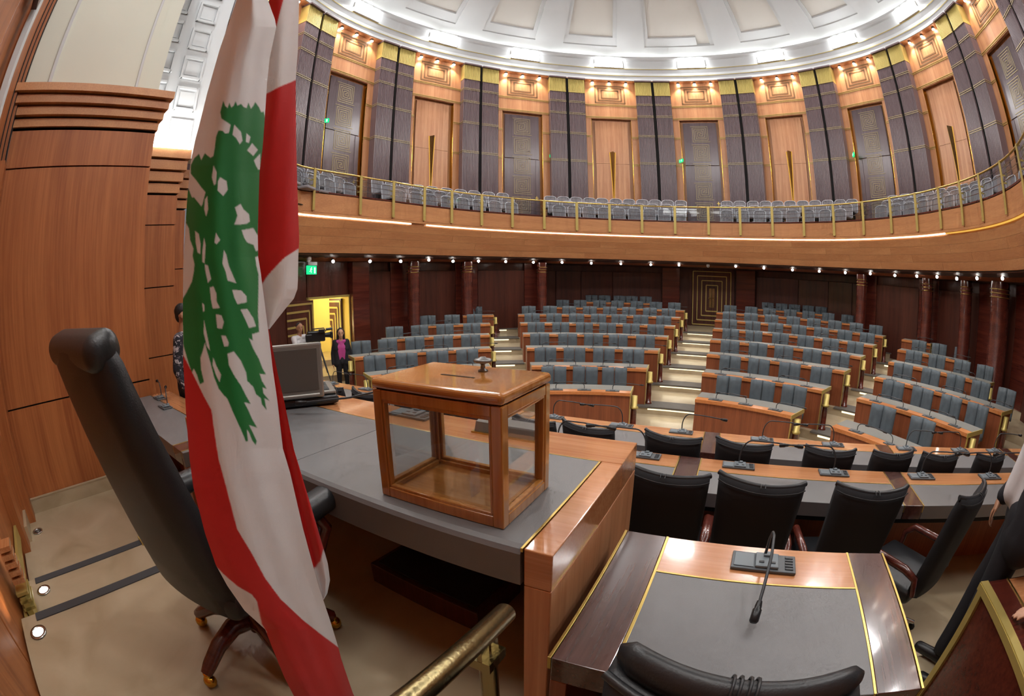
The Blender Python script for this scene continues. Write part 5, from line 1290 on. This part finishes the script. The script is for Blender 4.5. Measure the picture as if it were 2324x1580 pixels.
def person(label, a, b, z, t, J, top, bottom, skin='skin', hair='hair_black', hairlen=0, shoe='black_plastic', sleeve_long=True, jacket=None, female=False, face=True, vox=.012, handvox=None):
    """J: joints in local metres (x right, y forward, z up): hip, chest, neck, head, and for L/R: sho, elb, wri, hipj, kne, ank, plus hand dirs"""
    r = thing('person', label, 'person', a, b, z, t)
    g = lambda k: V3(*J[k]); bw = .9 if female else 1.0
    body = []
    hd = g('head'); nk = g('neck'); body += [('c', nk-V3(0, 0, .05), .058*bw, hd-V3(0, 0, .06), .052*bw)]
    f = V3(*J.get('face', (0, 1, 0))).normalized(); sd = f.cross(V3(0, 0, 1)).normalized()
    body += [('e', hd+V3(0, 0, .025), (.076, .092, .105)), ('c', hd+f*.035-V3(0, 0, .05), .052, hd+f*.052-V3(0, 0, .082), .034)]
    body += [('c', hd+f*.088+V3(0, 0, .012), .010, hd+f*.105-V3(0, 0, .022), .014)]
    for s in (-1, 1): body += [('c', hd+sd*s*.076+V3(0, 0, .02), .014, hd+sd*s*.078-V3(0, 0, .015), .011)]
    body += [('c', hd+f*.085-V3(0, 0, .052)-sd*.018, .009, hd+f*.085-V3(0, 0, .052)+sd*.018, .009)]
    for s, k in ((-1, 'L'), (1, 'R')):
        body += [('c', g('elb'+k), .038*bw, g('wri'+k), .025*bw), ('c', g('sho'+k), .050*bw, g('elb'+k), .040*bw)]
        dv = V3(*J.get('hand'+k, tuple(g('wri'+k)-g('elb'+k)))); up = V3(*J.get('up'+k, (s, 0, .1)))
        body += hand_parts(g('wri'+k), dv, up, .98*bw, J.get('curl', .45), s)
        body += [('c', g('kne'+k), .045, g('ank'+k), .035)]
    body += [('c', g('hip'), .08*bw, g('chest')-V3(0, 0, .03), .08*bw), ('c', g('chest'), .07*bw, g('neck')-V3(0, 0, .05), .05*bw)]
    organic('body', body, skin, r, handvox or vox, 2)
    if face:
        for s in (-1, 1): m = MB(); m.sph(hd+f*.086+sd*s*.031+V3(0, 0, .022), .009, 8, (1.3, .6, .6)); m.build('eye', 'hair_black', r)
        for s in (-1, 1): m = MB(); m.tube([hd+f*.090+sd*s*.018+V3(0, 0, .042), hd+f*.090+sd*s*.034+V3(0, 0, .046), hd+f*.082+sd*s*.048+V3(0, 0, .040)], .0035, 5); m.build('eyebrow', hair, r)
        m = MB(); m.tube([hd+f*.094-V3(0, 0, .052)-sd*.022, hd+f*.098-V3(0, 0, .052), hd+f*.094-V3(0, 0, .052)+sd*.022], .004, 5); m.build('mouth', 'skin_tan', r)
    H = [('e', hd-f*.020+V3(0, 0, .052), (.083, .092, .092)), ('e', hd-f*.045+V3(0, 0, .0), (.074, .060, .085))]
    if hairlen:
        for s in (-1, 1): H += [('c', hd+sd*s*.072-f*.01+V3(0, 0, .05), .030, hd+sd*s*.085-f*.03-V3(0, 0, hairlen), .032)]
        H += [('c', hd-f*.07, .06, hd-f*.08-V3(0, 0, hairlen), .055)]
    else: H = [('e', hd-f*.018+V3(0, 0, .056), (.079, .088, .084)), ('e', hd-f*.042+V3(0, 0, .012), (.068, .056, .075))]
    organic('hair', H, hair, r, .009, 2)
    sw = (.155 if female else .185)
    T = []
    shL, shR = g('shoL'), g('shoR'); ch, hp = g('chest'), g('hip')
    T += [('c', shL, .065*bw, shR, .065*bw), ('c', ch+(shL-ch)*.42-V3(0, 0, .06), .112*bw, hp+(g('hipjL')-hp)*.6+V3(0, 0, .04), .105*bw), ('c', ch+(shR-ch)*.42-V3(0, 0, .06), .112*bw, hp+(g('hipjR')-hp)*.6+V3(0, 0, .04), .105*bw), ('c', nk-V3(0, 0, .06), .064, ch, .10)]
    if 'belly' in J: T += [('c', ch+V3(-.05, .10, -.02), .062, hp+V3(-.05, .10, .05), .066)]
    A = []
    for k in 'LR':
        e, w_ = g('elb'+k), g('wri'+k); end = w_-(w_-e).normalized()*.02
        A += [('c', g('sho'+k), .066*bw, e, .054*bw), ('c', e, .052*bw, end, .042*bw)]
    if jacket:
        organic('shirt', T, top, r, .014, 3)
        G_ = []
        for s, k in ((-1, 'L'), (1, 'R')):
            sh = g('sho'+k); off = (sh-ch); off.z = 0; off.normalize()
            fwd = V3(0, 1, 0)
            G_ += [('c', sh+V3(0, 0, .005), .075*bw, ch+off*.125*bw-V3(0, 0, .03)+fwd*.0, .115*bw), ('c', ch+off*.115*bw-V3(0, 0, .04)-fwd*.01, .112*bw, hp+off*.115*bw-V3(0, 0, .10)-fwd*.01, .125*bw)]
        G_ += [('c', ch-fwd*.045, .125*bw, hp-fwd*.04-V3(0, 0, .10), .125*bw), ('c', shL-V3(0, .02, 0), .066*bw, shR-V3(0, .02, 0), .066*bw)]
        for p in A: G_.append(('c', p[1], p[2]*1.14, p[3], p[4]*1.16))
        organic('jacket', G_, jacket, r, .014, 3)
        m = MB()
    else:
        organic('shirt', T+A, top, r, .014, 3)
    Bm = [('c', g('hipjL')+V3(0, 0, .03), .10*bw, g('hipjR')+V3(0, 0, .03), .10*bw), ('c', hp, .12*bw, hp-V3(0, 0, .05), .12*bw)]
    for k in 'LR': Bm += [('c', g('hipj'+k), .098*bw, g('kne'+k), .068*bw), ('c', g('kne'+k), .066*bw, g('ank'+k)+V3(0, 0, .02), .056*bw)]
    organic('trousers', Bm, bottom, r, .015, 3)
    for k in 'LR':
        an = g('ank'+k); tf = V3(*J.get('toe', (0, 1, 0))).normalized()
        o = organic('shoe', [('c', an-V3(0, 0, .045)-tf*.04, .036, an-V3(0, 0, .052)+tf*.15, .032)], shoe, r, .01, 1)
    return r
def joints(h=1.72, hipw=.09, shw=.185, **kw):
    s = h/1.75
    J = dict(head=(0, .02, 1.63*s), neck=(0, 0, 1.48*s), chest=(0, 0, 1.28*s), hip=(0, 0, .98*s))
    for sg, k in ((-1, 'L'), (1, 'R')):
        J['sho'+k] = (sg*shw*s, 0, 1.42*s); J['elb'+k] = (sg*(shw+.07)*s, -.03, 1.12*s); J['wri'+k] = (sg*(shw+.08)*s, .04, .87*s)
        J['hipj'+k] = (sg*hipw*s, 0, .93*s); J['kne'+k] = (sg*(hipw+.01)*s, .01, .50*s); J['ank'+k] = (sg*(hipw+.02)*s, -.02, .09*s)
    J.update(kw); return J
# woman by the doorway (faces the photographer)
def facing(a, b): return math.degrees(math.atan2(1.207-a, -9.37-b))
def place(px, py_, dist):
    d = ray(px, py_); d = d/math.hypot(d[0], d[1])*dist; return toab(d)
wa, wb = place(775, 800, 11.2)
person('woman in a black jacket and pink top standing by the lit doorway', wa, wb, -2.68, facing(wa, wb)-6, joints(1.68, .085, .155, face=(0, 1, -.1), handL=(0, .1, -1), handR=(0, .1, -1)), 'shirt_pink', 'suit_black', hairlen=.16, jacket='suit_black', female=True)
ca_, cb_ = place(681, 790, 10.6)
person('man in a pale shirt operating the television camera by the doorway', ca_, cb_, -2.50, facing(ca_, cb_)-42, joints(1.74, elbR=(.24, .16, 1.16), wriR=(.16, .44, 1.16), elbL=(-.22, .12, 1.14), wriL=(-.05, .42, 1.10), face=(.45, 1, 0), handR=(0, 1, 0), handL=(.2, 1, 0), upR=(0, 0, 1), upL=(0, 0, 1)), 'shirt_white', 'suit_black', skin='skin_tan', hair='hair_grey')
va, vb = place(722, 790, 10.5)
vc = thing('television_camera', 'large black television camera on a tripod beside the woman in pink', 'camera', va, vb, -2.60, facing(va, vb))
h0 = 1.40
m = MB(); m.bbox((.03, 0, h0+.13), (.42, .16, .24), .03); m.bbox((.20, 0, h0+.10), (.16, .19, .17), .02); bd = m.build('camera_body', 'black_plastic', vc)
m = MB(); m.tube([(-.18, 0, h0+.14), (-.26, 0, h0+.14), (-.31, 0, h0+.14)], .055, 14, rs=[.05, .058, .066]); m.bbox((-.33, 0, h0+.14), (.06, .17, .14), .01); m.build('lens', 'black_plastic', vc)
m = MB(); m.tube([(.12, 0, h0+.22), (.10, 0, h0+.29), (-.16, 0, h0+.30), (-.2, 0, h0+.22)], .014, 8); m.tube([(-.20, .06, h0+.27), (-.36, .06, h0+.28)], .03, 10); m.build('top_handle', 'dark_plastic', vc)
m = MB(); m.bbox((-.1, .12, h0+.25), (.14, .08, .07), .01); m.build('viewfinder', 'black_plastic', vc)
m = MB(); m.lathe([(.06, h0-.08), (.06, h0), (.03, h0+.02)], 12); m.tube([(.05, .02, h0-.03), (.34, .1, h0-.14)], .012, 8); m.build('pan_head', 'dark_plastic', vc)
for i in range(3):
    an = 2*PI*i/3+.5; ex, ey = math.cos(an), math.sin(an); m = MB()
    m.tube([(.04*ex, .04*ey, h0-.08), (.22*ex, .22*ey, .7)], .02, 8); m.tube([(.22*ex, .22*ey, .72), (.42*ex, .42*ey, .02)], .013, 8); lg = m.build('tripod_leg', 'dark_plastic', vc)
    m = MB(); m.sph((.42*ex, .42*ey, .02), .022, 8); m.build('rubber_foot', 'rubber_black', lg)
# officer half hidden by the flag
oa, ob = place(418, 800, 5.0)
person('officer in grey camouflage uniform standing half behind the flag', oa, ob, -1.80, facing(oa, ob)-75, joints(1.74, face=(0, 1, 0), wriL=(-.26, .10, .88), wriR=(.26, .06, .88), handL=(0, .3, -1), handR=(0, .3, -1)), 'camouflage', 'suit_navy', skin='skin_tan')
# man in a dark suit at the frame edge
def polar(az, dist): return toab((math.sin(R_(az))*dist, math.cos(R_(az))*dist))
ma, mb_ = polar(72.2, 2.12)
JA = joints(1.80, hipw=.10)
JA.update(hip=(0, 0, .98), chest=(0, -.05, 1.30), neck=(0, -.12, 1.50), head=(0, -.12, 1.66), shoL=(-.19, -.09, 1.44), shoR=(.19, -.09, 1.44), elbL=(-.27, -.16, 1.16), wriL=(-.15, .0, 1.0), belly=1, elbR=(.26, .0, 1.14), wriR=(.20, .18, .90), handR=(0, .35, -1), upR=(0, 1, .3), handL=(.2, .2, -1),
    hipjL=(-.10, -.0, .94), hipjR=(.10, .0, .94), kneL=(-.10, .03, .52), ankL=(-.10, -.02, .09), kneR=(.11, .10, .52), ankR=(.10, .12, .09), curl=.6)
person('man in a dark suit and white shirt standing behind the rostrum', ma, mb_, -1.70, 72.2-27-90, JA, 'shirt_white', 'suit_black', skin='skin_tan', jacket='suit_black')
nb_a, nb_b = polar(95, 1.35)
HMB = HM(nb_a, nb_b, -1.70, -8)
hw_ = Vector(ray(2312, 1375)); hw_ = hw_*(1.66/math.hypot(hw_.x, hw_.y)); hw_.z = -.905
lw2 = HMB.inverted() @ hw_
JB = joints(1.78)
shl = Vector((-.18, .04, 1.42)); wr = lw2+Vector((.10, -.10, .03)); el = (shl+wr)/2+Vector((.06, -.10, -.10))
JB.update(chest=(0, .02, 1.28), shoL=tuple(shl), wriL=tuple(wr), elbL=tuple(el), wriR=(.27, -.02, .90), elbR=(.27, -.06, 1.12), handL=tuple(lw2-wr-Vector((0, 0, .01))), upL=(0, 0, 1), handR=(0, .2, -1), upR=(1, 0, 0), curl=.30)
person('man in a navy suit resting a hand on the rostrum', nb_a, nb_b, -1.70, -8, JB, 'shirt_white', 'suit_navy', jacket='suit_navy', handvox=.007)
